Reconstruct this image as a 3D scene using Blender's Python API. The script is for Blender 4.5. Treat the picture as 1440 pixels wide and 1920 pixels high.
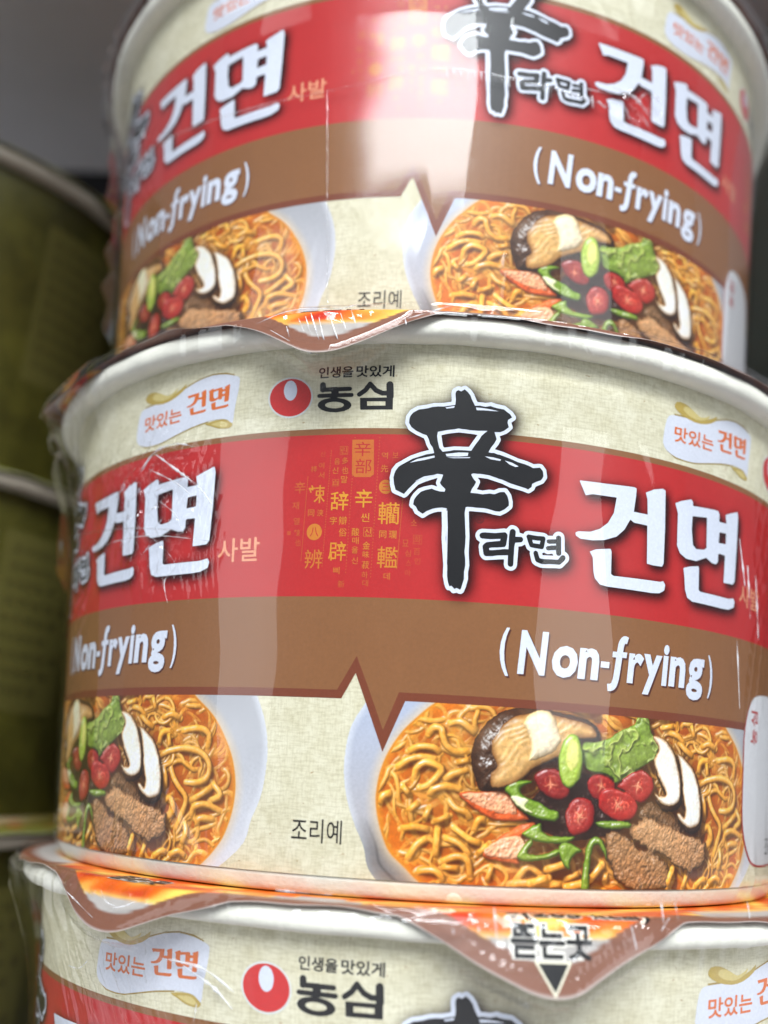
import bpy, bmesh, math, random
import numpy as np
from mathutils import Matrix, Vector

for o in list(bpy.data.objects):
    bpy.data.objects.remove(o)
SC = bpy.context.scene
COL = SC.collection
CM = 0.01                       # everything below is written in centimetres
PI = math.pi

# ------------------------------------------------------------------ camera
# world: shelf top at z = 0, +y into the shelf, x to the right
Z0 = 7.74                       # height of the middle cup's label foot above the shelf
cam_d = bpy.data.cameras.new('camera')
cam = bpy.data.objects.new('camera', cam_d)
COL.objects.link(cam)
SC.camera = cam
RIGHT = Vector((0.99838, 0.02060, 0.05310))
DOWN = Vector((0.04590, 0.26118, -0.96420))
FWD = Vector((-0.03373, 0.96507, 0.25981))
M = Matrix((RIGHT, -DOWN, -FWD)).transposed().to_4x4()
M.translation = Vector((-0.1607, -19.2124, 1.1692 + Z0)) * CM
cam.matrix_world = M
cam_d.sensor_width = 36.0
cam_d.lens = 1875.5 / 1920 * 36.0
cam_d.clip_start = 0.005
cam_d.clip_end = 50
cam_d.dof.use_dof = True
cam_d.dof.focus_distance = 0.133
cam_d.dof.aperture_fstop = 11.0
SC.render.resolution_x, SC.render.resolution_y = 768, 1024

# ------------------------------------------------------------------ light: shop ceiling tubes, aisle ambient, added panels for film bands
w = bpy.data.worlds.new('World')
SC.world = w
w.use_nodes = True
bg = w.node_tree.nodes['Background']
bg.inputs[0].default_value = (0.80, 0.88, 1.0, 1)
bg.inputs[1].default_value = 0.32


def area_light(name, pos, target, sx, sy, power, col=(1, 1, 1)):
    d = bpy.data.lights.new(name, 'AREA')
    d.shape = 'RECTANGLE'
    d.size, d.size_y = sx, sy
    d.energy = power
    d.color = col
    o = bpy.data.objects.new(name, d)
    COL.objects.link(o)
    o.location = pos
    o.rotation_euler = (Vector(target) - Vector(pos)).to_track_quat('-Z', 'Y').to_euler()
    return o


COOL = (0.93, 0.97, 1.0)
area_light('ceiling_tube', (0.28, -1.60, 1.68), (0, 0, 0.12), 2.0, 0.30, 68, COOL)
area_light('ceiling_tube_far', (-0.02, -2.3, 1.54), (0, 0, 0.12), 1.7, 0.60, 56, COOL)
area_light('band_panel_right', (2.1, -1.9, 0.55), (0, 0, 0.15), 1.0, 1.5, 13, COOL)  # added light panel, placed to reflect as upright bands in the film
area_light('band_panel_left', (-2.2, -1.7, 0.55), (0, 0, 0.15), 1.0, 1.5, 12, COOL)  # its added counterpart for the bands on the left

SC.view_settings.view_transform = 'Standard'
SC.view_settings.look = 'None'
SC.view_settings.exposure = 0.0
SC.view_settings.gamma = 1.0
SC.render.engine = 'CYCLES'
SC.cycles.transparent_max_bounces = 16
SC.cycles.max_bounces = 5
SC.cycles.diffuse_bounces = 3
SC.cycles.glossy_bounces = 3
SC.cycles.caustics_reflective = False
SC.cycles.caustics_refractive = False
SC.cycles.use_denoising = True
SC.cycles.use_adaptive_sampling = True
SC.cycles.adaptive_threshold = 0.02

# ------------------------------------------------------------------ artwork outlines
# closed outlines on the rolled-out label, in 0.001 cm: arc along the wall, height above its foot
PRINT = {
 'brush_black': [[422,3617,384,3636,353,3620,316,3661,291,3650,274,3687,262,3731,253,3787,250,3925,244,3956,241,4037,229,4118,216,4281,215,4431,199,4625,215,4668,209,4674,159,4681,91,4673,34,4659,-42,4625,-91,4588,-97,4587,-159,4626,-184,4677,-222,4706,-213,4768,-185,4818,-134,4875,-116,4886,-59,4909,9,4927,47,4911,109,4896,172,4894,177,4900,184,4925,182,4931,129,4981,110,5012,124,5043,147,5118,141,5124,72,5131,-104,5062,-197,5016,-297,4905,-347,4841,-459,4897,-481,4975,-492,5062,-482,5112,-467,5156,-433,5206,-403,5230,-253,5322,-78,5388,3,5405,20,5412,0,5481,-39,5537,-56,5593,-84,5646,-91,5651,-141,5667,-228,5709,-289,5756,-321,5812,-320,5856,-314,5893,-297,5925,-274,5956,-203,6000,-91,6021,-28,6043,41,6053,116,6056,266,6087,270,6162,262,6231,263,6250,272,6280,297,6294,303,6295,334,6279,379,6312,423,6275,459,6228,479,6175,522,6093,584,6099,659,6089,728,6106,753,6096,816,6083,903,6075,941,6046,984,6018,1014,5975,966,5938,962,5931,957,5893,976,5837,972,5831,916,5781,866,5756,790,5750,822,5656,797,5600,751,5531,722,5468,753,5461,797,5464,834,5450,872,5445,1003,5408,1109,5370,1216,5348,1272,5331,1322,5309,1416,5326,1458,5281,1467,5212,1456,5187,1434,5155,1372,5126,1318,5093,1311,5050,1266,5011,1228,5026,1034,5068,916,5111,872,5118,834,5132,797,5139,747,5155,628,5166,597,5163,553,5165,528,5163,511,5150,511,5143,520,5125,545,5087,574,5056,576,5050,558,5006,527,4956,510,4906,516,4900,597,4898,666,4891,759,4910,822,4905,897,4941,953,4947,991,4900,1003,4868,1017,4818,1018,4768,959,4711,897,4677,841,4680,741,4702,684,4709,584,4706,547,4711,484,4710,459,4705,455,4700,446,4625,471,4312,470,4200,465,4112,477,4031,483,3937,470,3850,473,3756,441,3638,428,3614],[128,5434,84,5484,58,5581,49,5650,56,5700,59,5704,172,5733,266,5750,322,5765,384,5758,422,5758,466,5751,584,5751,616,5755,691,5759,697,5756,666,5730,620,5681,597,5633,542,5550,497,5470,372,5469,272,5464,216,5448]],
 'brush_white': [[416,3561,384,3574,359,3565,334,3565,317,3575,297,3596,259,3604,241,3624,220,3681,199,3781,199,3925,163,4268,161,4431,148,4625,103,4624,41,4605,-16,4578,-72,4535,-97,4529,-116,4536,-197,4586,-226,4643,-259,4667,-274,4693,-268,4750,-258,4793,-226,4850,-166,4919,-91,4951,3,4976,22,4974,72,4959,78,4961,63,4993,59,5012,78,5077,-77,5018,-166,4974,-228,4906,-304,4812,-328,4795,-347,4791,-484,4847,-502,4862,-511,4881,-532,4962,-542,5062,-520,5175,-466,5250,-284,5364,-159,5415,-47,5450,-83,5512,-105,5575,-122,5607,-219,5650,-303,5700,-329,5725,-369,5800,-373,5818,-365,5906,-315,5987,-297,6003,-222,6050,-97,6074,-9,6100,116,6108,209,6127,215,6131,217,6156,208,6237,217,6293,234,6317,284,6347,309,6351,334,6342,366,6361,391,6364,407,6356,459,6314,484,6283,503,6256,532,6187,553,6148,622,6148,653,6143,734,6161,791,6145,916,6127,1022,6052,1064,5993,1066,5968,1059,5946,1010,5906,1010,5893,1028,5843,1025,5818,984,5774,947,5742,860,5700,875,5662,874,5637,845,5575,806,5518,809,5514,909,5491,1122,5418,1228,5398,1328,5364,1409,5378,1441,5373,1459,5359,1502,5306,1519,5206,1515,5187,1472,5118,1368,5062,1349,5012,1294,4968,1278,4961,1253,4963,1184,4984,1022,5014,922,5055,722,5107,628,5113,603,5111,598,5106,621,5081,630,5056,608,4987,589,4956,597,4951,666,4942,753,4962,816,4959,878,4991,947,5001,972,4998,991,4988,1044,4918,1068,4825,1069,4762,1059,4735,1017,4693,984,4666,909,4623,834,4630,709,4652,502,4656,499,4631,521,4312,519,4112,534,3937,521,3843,526,3762,501,3656,473,3581,447,3563],[147,5491,130,5512,124,5537,104,5650,108,5662,184,5684,322,5710,519,5700,570,5693,466,5521,272,5515]],
 'brush_streaks': [[139,6043,259,6072,251,6045,157,6029],[536,6069,623,6068,729,6059,831,6042,764,6038,659,6038,546,6033],[-292,5265,-194,5319,24,5376,29,5350,-107,5308,-210,5286],[168,5405,336,5435,460,5440,455,5397,338,5379,183,5373],[187,5359,339,5368,490,5382,477,5368,270,5353],[676,5407,789,5402,892,5382,879,5362,756,5373],[940,5373,1039,5352,1126,5310,1085,5298,1004,5325],[-212,5018,-98,5086,39,5115,-46,5075],[199,4643,220,4644,236,4414,245,3958,229,3939,222,4272]],
 'sub_black': [[1068,3959,1045,3969,1033,3989,1033,4109,892,4095,833,4082,751,4073,727,4080,711,4101,694,4201,700,4219,729,4248,751,4261,921,4291,925,4313,921,4316,792,4302,686,4303,662,4313,649,4336,652,4354,659,4366,673,4378,686,4382,721,4387,851,4388,974,4409,992,4406,1010,4389,1017,4372,1016,4348,1003,4242,998,4230,986,4217,974,4212,880,4199,821,4195,779,4183,786,4158,839,4162,974,4185,1036,4189,1037,4360,1045,4431,1053,4448,1068,4461,1086,4463,1108,4454,1118,4442,1123,4431,1122,4366,1127,4362,1192,4367,1204,4365,1221,4351,1226,4331,1221,4313,1204,4296,1127,4283,1120,4278,1112,4213,1108,3989,1103,3978,1092,3966],[1480,4036,1419,4054,1401,4072,1371,4166,1376,4189,1392,4201,1412,4201,1429,4189,1456,4114,1462,4109,1492,4102,1680,4112,1711,4113,1756,4171,1768,4180,1792,4181,1808,4172,1818,4148,1812,4125,1786,4093,1739,4050,1598,4045,1527,4034],[1704,4169,1692,4177,1684,4189,1679,4236,1674,4240,1568,4223,1548,4231,1539,4248,1542,4266,1556,4278,1615,4294,1674,4299,1678,4307,1676,4325,1580,4313,1562,4317,1551,4328,1547,4348,1551,4360,1562,4369,1674,4383,1675,4413,1686,4429,1709,4438,1734,4431,1744,4413,1754,4195,1750,4183,1737,4172,1721,4167],[1398,4236,1339,4241,1321,4248,1308,4272,1268,4378,1274,4396,1292,4409,1398,4401,1504,4403,1521,4392,1529,4372,1511,4260,1504,4242,1492,4233,1480,4231],[1445,4295,1362,4299,1348,4342,1362,4343,1415,4339,1456,4341,1461,4336,1453,4301,1451,4294]],
 'sub_white': [[1045,3913,1009,3930,991,3954,983,3983,984,4048,980,4053,745,4022,709,4031,680,4056,661,4089,645,4189,647,4219,659,4248,658,4254,615,4287,597,4325,597,4348,602,4372,624,4407,651,4424,680,4432,845,4438,968,4460,998,4455,1039,4501,1056,4510,1080,4514,1121,4505,1151,4484,1167,4460,1176,4419,1180,4418,1227,4410,1240,4431,1256,4446,1292,4457,1504,4451,1539,4440,1562,4420,1586,4421,1627,4424,1639,4449,1656,4470,1680,4483,1704,4489,1727,4489,1751,4481,1772,4466,1785,4448,1794,4413,1803,4231,1827,4221,1849,4201,1863,4178,1869,4148,1866,4125,1855,4101,1780,4019,1762,4006,1739,3999,1680,3998,1533,3986,1468,3986,1398,4009,1368,4029,1351,4054,1323,4154,1325,4189,1298,4203,1280,4218,1256,4269,1251,4271,1215,4247,1167,4236,1159,3995,1148,3954,1129,3931,1104,3914,1074,3908],[1504,4153,1498,4154,1491,4178,1515,4190,1562,4173,1615,4183,1633,4186,1644,4160]],
 'title': [[3933,3827,3831,3868,3783,3975,3763,4142,3737,4268,3746,4275,3873,4314,4040,4344,4046,4341,4058,4302,4065,4008,4106,3989,4433,3991,4780,3993,4920,4020,4954,3968,4928,3888,4793,3838,4626,3827],[2420,3841,2333,3851,2251,3928,2228,4015,2211,4202,2163,4275,2253,4317,2466,4351,2474,4348,2491,4315,2495,4015,2500,4009,2533,3992,2820,4000,3306,4013,3366,4030,3402,3982,3389,3908,3385,3902,3306,3856,3173,3840,2460,3837],[4646,4208,4639,4215,4657,4602,4653,4609,4513,4610,4489,4595,4484,4588,4483,4488,4440,4442,4346,4441,4206,4495,3993,4411,3786,4411,3660,4467,3598,4568,3596,5022,3540,5162,3666,5218,3846,5275,3853,5274,3885,5242,3888,5195,3893,5189,4353,5227,4453,5227,4486,5188,4485,5075,4660,5084,4666,5088,4641,5208,4646,5214,4733,5248,4946,5319,4953,5321,4960,5316,4981,5248,4964,4762,4935,4275,4886,4220],[3180,4222,3073,4231,3068,4235,3053,4757,2833,4763,2773,4795,2766,4794,2680,4644,2560,4531,2373,4457,2193,4431,2020,4431,1953,4466,1944,4502,1980,4527,2160,4543,2302,4602,2420,4700,2505,4848,2540,5062,2533,5067,2173,5060,2073,5031,1979,5215,1986,5223,2400,5235,2813,5257,2846,5248,2853,5242,2850,5148,2820,4913,3053,4911,3041,5122,3010,5215,3153,5286,3306,5322,3346,5307,3352,5295,3365,4755,3360,4275,3333,4227],[3986,4581,3914,4628,3879,4848,3886,5035,3893,5041,4106,5067,4193,5078,4197,5075,4206,4642,4203,4635,4153,4601],[4486,4766,4500,4923,4660,4937,4666,4928,4665,4782,4660,4776,4493,4764]],
 'logo_disc': [[-1666,6288,-1655,6254,-1649,6220,-1648,6185,-1652,6150,-1661,6117,-1674,6084,-1692,6054,-1715,6026,-1741,6002,-1771,5981,-1803,5963,-1839,5950,-1876,5941,-1914,5937,-1953,5938,-1992,5943,-2031,5952,-2068,5967,-2103,5985,-2135,6007,-2165,6033,-2190,6061,-2211,6093,-2228,6126,-2240,6160,-2246,6196,-2248,6231,-2244,6266,-2234,6300,-2220,6332,-2201,6363,-2177,6390,-2149,6414,-2118,6434,-2084,6451,-2048,6463,-2010,6471,-1971,6475,-1932,6474,-1893,6468,-1855,6459,-1819,6444,-1785,6426,-1754,6404,-1726,6379,-1702,6351,-1682,6321]],
 'logo_halo': [[-1643,6296,-1631,6259,-1624,6221,-1623,6182,-1627,6144,-1637,6108,-1651,6072,-1670,6039,-1695,6009,-1723,5982,-1755,5959,-1790,5940,-1829,5926,-1869,5916,-1911,5912,-1953,5912,-1996,5918,-2037,5929,-2078,5944,-2116,5964,-2151,5989,-2183,6017,-2211,6049,-2235,6083,-2253,6119,-2266,6157,-2273,6196,-2275,6235,-2270,6273,-2260,6310,-2245,6346,-2224,6379,-2198,6408,-2168,6435,-2134,6457,-2097,6475,-2058,6488,-2017,6497,-1974,6501,-1932,6500,-1890,6493,-1849,6482,-1809,6467,-1772,6447,-1738,6423,-1708,6395,-1682,6365,-1660,6331]],
 'logo_drop': [[-1852,6294,-1854,6266,-1860,6240,-1868,6216,-1880,6196,-1895,6180,-1911,6169,-1929,6163,-1948,6162,-1966,6168,-1984,6178,-2001,6193,-2015,6213,-2027,6236,-2036,6262,-2042,6290,-2044,6318,-2042,6346,-2036,6373,-2027,6396,-2015,6417,-2001,6433,-1984,6444,-1966,6450,-1947,6450,-1929,6445,-1911,6434,-1894,6419,-1880,6399,-1868,6376,-1860,6350,-1854,6322]],
 'maker_name': [[-1373,5968,-1446,5985,-1500,6009,-1539,6042,-1553,6075,-1541,6109,-1506,6137,-1453,6157,-1372,6169,-1406,6175,-1540,6176,-1560,6189,-1564,6209,-1558,6222,-1540,6232,-1373,6232,-1369,6235,-1373,6258,-1460,6258,-1493,6250,-1520,6264,-1528,6282,-1532,6362,-1525,6382,-1506,6396,-1480,6397,-1460,6383,-1453,6369,-1446,6318,-1306,6322,-1293,6318,-1120,6319,-1100,6309,-1093,6295,-1093,6282,-1100,6269,-1113,6260,-1266,6258,-1270,6255,-1270,6235,-1266,6231,-1086,6229,-1073,6219,-1067,6202,-1070,6189,-1080,6178,-1093,6173,-1266,6174,-1294,6169,-1193,6147,-1139,6122,-1113,6102,-1098,6082,-1091,6062,-1093,6042,-1105,6022,-1128,6002,-1186,5977,-1280,5963],[-966,5992,-971,6002,-980,6157,-627,6162,-633,6190,-693,6189,-791,6235,-846,6296,-853,6295,-893,6238,-973,6180,-993,6174,-1013,6182,-1024,6202,-1020,6225,-936,6289,-900,6344,-873,6381,-860,6387,-840,6384,-753,6290,-680,6255,-640,6255,-634,6262,-639,6349,-632,6369,-619,6382,-600,6390,-580,6389,-560,6377,-546,6349,-536,6182,-539,6162,-546,6149,-541,5995],[-1353,6022,-1400,6032,-1433,6048,-1448,6062,-1447,6082,-1426,6098,-1386,6109,-1340,6113,-1286,6110,-1240,6099,-1206,6084,-1192,6069,-1195,6049,-1220,6032,-1260,6022,-1300,6018],[-880,6046,-884,6102,-880,6109,-646,6109,-641,6102,-640,6048]],
 'flag': [[3470,6434,3561,6440,3672,6444,3798,6455,3933,6472,4072,6495,4206,6524,4322,6559,4427,6596,4516,6625,4607,6650,4721,6671,4839,6683,4956,6678,5063,6664,5154,6644,5227,6621,5275,6604,5303,6578,5308,6526,5302,6464,5295,6404,5284,6339,5269,6267,5255,6192,5246,6118,5238,6047,5233,5972,5220,5922,5184,5943,5136,5982,5090,5998,5027,6007,4926,6010,4802,6005,4661,5987,4508,5961,4349,5927,4193,5891,4049,5856,3920,5829,3823,5818,3735,5815,3634,5816,3535,5825,3439,5849,3359,5883,3309,5927,3281,5981,3278,6045,3288,6116,3299,6197,3315,6277,3336,6345,3367,6397,3409,6422]],
 'flag_curl': [[4747,5970,4873,5991,5027,6003,5094,5993,5137,5972,5187,5945,5220,5916,5219,5890,5197,5868,5165,5858,5118,5857,5052,5863,4981,5877,4922,5898,4866,5922,4782,5947],[3470,6556,3474,6605,3515,6644,3584,6657,3669,6651,3755,6624,3845,6587,3939,6543,4037,6515,4151,6538,4253,6579,4320,6620,4355,6642,4351,6605,4309,6548,4215,6497,4098,6453,3986,6430,3870,6424,3741,6439,3621,6468,3527,6510]],
 'flag_edge': [[3470,6438,3672,6449,3932,6476,4206,6528,4427,6600,4607,6655,4839,6687,5063,6668,5226,6625,5212,6644,5061,6693,4838,6706,4606,6671,4425,6617,4204,6545,3931,6495,3670,6468,3467,6460],[3360,5879,3536,5821,3735,5811,3920,5825,4194,5886,4509,5957,4803,6001,4804,5987,4510,5940,4195,5872,3922,5810,3737,5796,3517,5804]],
 'zig_in': [[-1104,2280,-864,2707,-692,2309,-481,1795,-297,2267]],
 'zig_out': [[-1042,2175,-868,2491,-765,2240,-475,1527,-211,2178]],
}
FOOD = {
 'broth': [66,-1,-140,169,-326,324,-424,502,-494,701,-534,904,-532,1073,-493,1301,-403,1533,-255,1769,-65,1970,165,2165,4877,2120,5157,1899,5352,1642,5492,1369,5558,1097,5561,863,5515,629,5410,372,5248,169,5053,0],
 'bowl': [-494,-105,-531,38,-668,377,-803,647,-908,921,-964,1220,-959,1525,-902,1816,-771,2053,-541,2316,5768,2333,5824,2173,5958,1839,6015,1448,5964,962,5824,609,5638,216,5509,-21],
 'cap': [663,1531,685,1704,778,1881,914,2024,1094,2132,1341,2177,1594,2183,1901,2136,2103,2110,2265,2062,2386,1971,2427,1846,2369,1813,2184,1821,2048,1812,1922,1640,1795,1536,1520,1425,1378,1304,1176,1180,1014,1134,812,1114,746,1233,679,1381],
 'gill': [917,1717,983,1836,1100,1977,1282,2085,1597,2115,1903,2087,2267,2013,2367,1862,2048,1812,1922,1640,1520,1445,1317,1282,1134,1197,951,1168,925,1318,1001,1436,933,1584],
 'stem': [1329,1972,1387,2082,1511,2149,1660,2149,1750,2076,1821,1944,1871,1811,1830,1731,1726,1629,1578,1563,1411,1515,1435,1689,1397,1841],
 'leaf': [2169,1791,2353,1812,2564,1874,2755,1986,2954,2070,3002,2164,3187,2177,3251,1979,3365,1906,3398,1807,3294,1639,3083,1528,2882,1399,2686,1312,2635,1368,2488,1419,2300,1428,2204,1501,2153,1634],
 'ring_o': [2183,1558,2177,1482,2162,1410,2139,1344,2109,1290,2074,1248,2036,1221,1996,1211,1957,1217,1920,1240,1887,1279,1861,1330,1841,1393,1830,1463,1827,1538,1833,1613,1848,1686,1870,1751,1899,1807,1933,1850,1971,1877,2011,1888,2051,1882,2088,1859,2121,1821,2149,1768,2169,1705,2181,1633],
 'ring_i': [2135,1623,2130,1576,2120,1531,2105,1491,2086,1457,2063,1431,2039,1414,2014,1408,1989,1411,1967,1426,1947,1449,1931,1481,1919,1520,1913,1564,1912,1610,1917,1657,1927,1702,1941,1742,1960,1777,1982,1803,2007,1820,2032,1827,2056,1823,2079,1809,2100,1785,2116,1753,2128,1714,2134,1670],
 'ring_h': [2159,1390,2158,1375,2154,1361,2148,1349,2139,1338,2128,1329,2116,1324,2103,1322,2090,1323,2077,1327,2066,1334,2056,1344,2049,1356,2044,1370,2042,1384,2043,1399,2046,1413,2053,1425,2062,1436,2072,1445,2084,1450,2097,1452,2110,1451,2123,1447,2135,1440,2144,1430,2152,1418,2157,1405],
 'sl1': [3280,1941,3449,1932,3630,1801,3727,1663,3797,1484,3838,1303,3815,1141,3667,1056,3490,1070,3358,1164,3342,1223,3427,1186,3542,1191,3508,1289,3387,1444,3310,1600,3347,1703,3384,1806],
 'sl2': [3738,1746,3913,1674,4084,1539,4195,1358,4259,1155,4270,951,4224,829,4025,784,3860,861,3762,959,3823,980,3921,913,3931,1024,3873,1224,3847,1425,3790,1626],
 'beef1': [2962,778,3115,861,3274,905,3502,832,3804,740,4063,685,4269,647,4400,547,4390,406,4290,285,4055,227,3828,286,3580,422,3407,459,3183,532,2968,643],
 'beef0': [3034,897,3211,1079,3465,1009,3734,918,3836,721,3565,735,3331,867],
 'beef2': [2546,651,2640,711,2763,695,2918,623,3131,512,3351,458,3584,344,3680,208,3658,52,3374,-5,2999,-5,2791,106,2661,255,2580,443],
 'c1': [2249,1271,2302,1370,2417,1405,2561,1383,2675,1291,2643,1173,2502,1090,2336,1121],
 'c2': [2712,1274,2881,1419,3085,1489,3249,1437,3323,1321,3287,1201,3104,1075,2945,1147,2789,1219],
 'c3': [2442,1126,2520,1226,2714,1235,2917,1185,3053,1054,3032,936,2907,854,2707,847,2534,918,2435,1010],
 'c4': [1959,933,2042,1070,2198,1115,2340,1045,2381,893,2330,739,2173,658,2038,653,1966,782],
 'c5': [1503,1348,1627,1431,1843,1424,2008,1202,1946,1085,1771,1076,1618,1145,1528,1254],
 'g1': [1115,1158,1214,1257,1442,1288,1465,1251,1321,1187,1366,1095,1602,1012,1734,942,1843,928,1868,854,1784,794,1568,822,1354,906,1246,995,1202,1068],
 'g1w': [1201,1072,1304,1083,1432,1042,1393,964,1501,894,1396,908,1267,987],
 'g2': [1356,626,1488,725,1613,768,1638,675,1770,624,1966,631,2101,617,1970,538,1774,531,1559,551],
 'g3': [1315,365,1413,517,1494,576,1518,521,1460,408,1672,397,1863,478,1888,404,1675,332,1422,305],
 'g4': [1868,497,1998,557,2204,470,2116,411,2052,335,2035,223,1920,331],
 'g5': [2215,-15,2236,265,2282,529,2381,636,2500,611,2578,481,2584,348,2532,441,2456,534,2387,513,2347,361,2332,174,2329,-13],
 'g6': [2397,817,2634,845,2908,835,2949,778,2737,733,2494,744],
 'k1': [523,1071,752,1111,1117,1120,1268,959,1441,835,1400,796,1030,779,741,896],
 'k1t': [563,1070,813,1101,1107,1110,1282,884,984,880,718,969],
 'k2': [865,383,1040,557,1340,737,1549,765,1367,608,1413,517,1317,329,1340,274,1092,292,908,330],
 'k2t': [874,399,1040,539,1305,606,1413,517,1316,347,1008,344],
 'dark': [1340,887,1643,1203,1896,1369,2301,1390,2669,1136,2955,914,2763,695,2405,627,1997,576,1579,710],
}
NOODLES = [[103,1768,159,1857,259,1853,294,1740,348,1647,470,1578,649,1607],[336,1914,494,1952,638,1874,721,1802],[-145,1546,-9,1619,170,1619,272,1548],[-295,1339,-141,1451,36,1498,236,1471],[-50,1211,-36,1343,59,1424,199,1412,282,1341,131,1164,14,1120],[307,1210,442,1312,659,1380],[157,1015,193,1111,370,1157,571,1121],[375,1027,481,901,623,853,687,763],[-493,888,-438,1003,-321,1046],[-205,1137,-101,1020],[-131,814,22,952],[211,720,425,806],[-201,616,-24,653,175,626],[734,617,787,768,888,773],[461,678,677,540,840,493],[-104,244,6,433,160,533],[358,543,560,480,707,321],[250,299,261,483,273,668],[332,249,526,331,668,283,717,85],[21,124,217,152,339,85,343,-5],[334,194,573,187],[921,39,992,261],[1308,71,1467,242,1684,120],[1227,32,1580,62,1948,54],[785,362,941,497],[476,1446,654,1493],[163,904,91,733],[1990,110,2188,189],[1689,29,1948,54],[2565,84,2583,216],[3433,2060,3659,2101],[4006,2141,4088,1950],[3516,2016,3744,1971,3896,1843],[3750,1907,3900,1801,4075,1718],[4226,1845,4406,1910,4588,1849],[4600,1685,4904,1732,5096,1655,5083,1454],[4191,1490,4241,1658,4423,1681],[4365,1660,4411,1454],[4235,1347,4384,1413,4702,1462,4980,1410,5121,1275,5106,1116,4954,1030,4735,1020],[4275,1245,4349,1084,4363,922],[4835,785,5043,895,5217,1002],[5189,1040,5326,890,5154,803],[4426,1270,4499,1090,4596,973,4750,821,4707,639,4584,374],[4316,738,4462,806,4534,649,4395,521],[4878,571,4896,710,5105,761,5365,678],[4968,459,5012,579,5271,575],[4743,543,4782,388,4710,226],[4188,28,4337,119,4459,109],[4491,72,4660,144,4805,77],[3925,7,4010,194]]
CREASES = {
 'middle': [[-0.714,5.501,-0.6514,5.879,-0.5833,5.945,-0.5277,5.853],[-0.6514,5.879,-0.5791,5.569,-0.5066,5.242,-0.4681,4.953],[-0.6733,4.704,-0.6166,4.508,-0.5632,4.174,-0.5931,3.962,-0.5812,3.658],[-0.8869,4.646,-0.7333,4.672,-0.618,4.625,-0.4703,4.469],[-0.667,5.654,-0.5769,5.371,-0.5277,5.141],[0.7967,4.776,0.8172,4.005],[0.8379,4.665,0.8626,3.732],[0.7574,5.125,0.7873,4.447],[0.7591,3.642,0.7797,2.672],[-0.6243,5.136,-0.5715,4.902,-0.5449,4.618]],
 'middle_rim': [[-0.3425,7.256,-0.2864,7.384,-0.2395,7.409,-0.1804,7.382,-0.1246,7.438,-0.079,7.175],[-0.2787,7.176,-0.2716,7.017],[-0.2567,7.279,-0.2442,7.078],[-0.2336,7.344,-0.2144,6.95],[-0.2176,7.274,-0.2011,6.831],[-0.1975,7.288,-0.1793,6.937],[-0.1778,7.32,-0.1658,7.086],[-0.1582,7.352,-0.1487,7.158],[-0.3103,7.144,-0.2546,6.892,-0.2228,6.786,-0.1976,6.776],[-0.0554,7.23,-0.0224,7.312,0.0247,7.441,0.0533,7.493],[-0.2435,7.302,-0.2292,7.017],[-0.0602,7.23,-0.0577,7.139]],
 'top': [[0.411,4.544,0.451,4.838,0.4965,4.722,0.4813,4.345],[0.3467,4.675,0.4103,4.637,0.4631,4.392],[0.4284,4.445,0.4556,4.23],[0.2176,4.561,0.2883,4.505,0.394,4.644],[-1.037,5.235,-0.9918,4.834],[-0.9702,4.569,-1.0301,4.237,-1.1002,3.933],[-1.0789,5.149,-1.0281,4.552,-0.9512,4.402],[0.3039,4.351,0.3268,4.259],[0.3796,4.422,0.4056,4.155],[-0.069,4.5,-0.0653,4.293],[-0.0529,4.489,-0.0495,4.345],[-0.0367,4.479,-0.0334,4.335],[-0.0205,4.47,-0.0168,4.264],[-0.0043,4.463,-0.0009,4.32],[0.0119,4.456,0.0153,4.314],[0.0282,4.452,0.032,4.247],[0.0446,4.448,0.048,4.306],[0.061,4.446,0.0644,4.305],[0.0775,4.446,0.0813,4.241],[0.0942,4.441,0.0976,4.299],[0.1109,4.43,0.1144,4.289],[0.1278,4.421,0.1317,4.217],[0.1449,4.413,0.1484,4.272],[0.162,4.407,0.1656,4.266],[0.1793,4.402,0.1833,4.198],[0.1968,4.399,0.2004,4.258],[0.2145,4.397,0.2182,4.257],[0.2324,4.397,0.2365,4.193],[0.2505,4.399,0.2542,4.259],[0.2689,4.403,0.2727,4.263],[0.2875,4.408,0.2918,4.204]],
 'bottom': [[-0.473,6.577,-0.4046,6.391,-0.3607,6.177],[-0.5327,6.618,-0.43,6.582,-0.3592,6.369],[-0.4379,6.18,-0.4417,5.966],[-0.836,6.221,-0.7865,6.24,-0.7514,6.378]],
 'bottom_rim': [[0.0254,7.373,0.0274,7.307],[0.0882,7.61,0.0935,7.275],[0.3639,7.41,0.3793,7.556],[-0.616,7.392,-0.598,7.265,-0.5734,7.234],[-0.5823,7.202,-0.5498,7.253,-0.5234,7.335],[0.064,7.404,0.0668,7.333],[0.1179,7.495,0.1223,7.384],[0.3112,7.463,0.3201,7.207],[0.3648,7.729,0.3691,7.497],[0.39,7.732,0.3974,7.522],[0.5419,7.735,0.5468,7.552],[-0.257,7.631,-0.2206,7.628,-0.1634,7.636],[-0.7419,7.35,-0.6817,7.199,-0.6126,7.001]],
}

# ------------------------------------------------------------------ helpers
RB, KT, RU, PANEL = 6.1793, 0.07386, 6.4, 2 * PI / 5      # wall radius at foot, taper, arc scale, one fifth turn
FOOT = 0.24                                               # label foot above the cup's bottom
PW = PANEL * RU


def lin(r, g=None, b=None):
    c = np.array((r, g, b) if g is not None else r, float) / 255.0
    return np.where(c <= 0.04045, c / 12.92, ((c + 0.055) / 1.055) ** 2.4)


def loops_of(key, src=None):
    return [np.array(l, float).reshape(-1, 2) / 1000 for l in (src or PRINT)[key]]


def on_wall(u, v, lift=0.0):
    th = np.asarray(u) / RU
    r = RB + KT * np.asarray(v) + lift * 0.40
    return np.stack([r * np.sin(th), -r * np.cos(th), np.asarray(v) + FOOT], -1)


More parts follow.
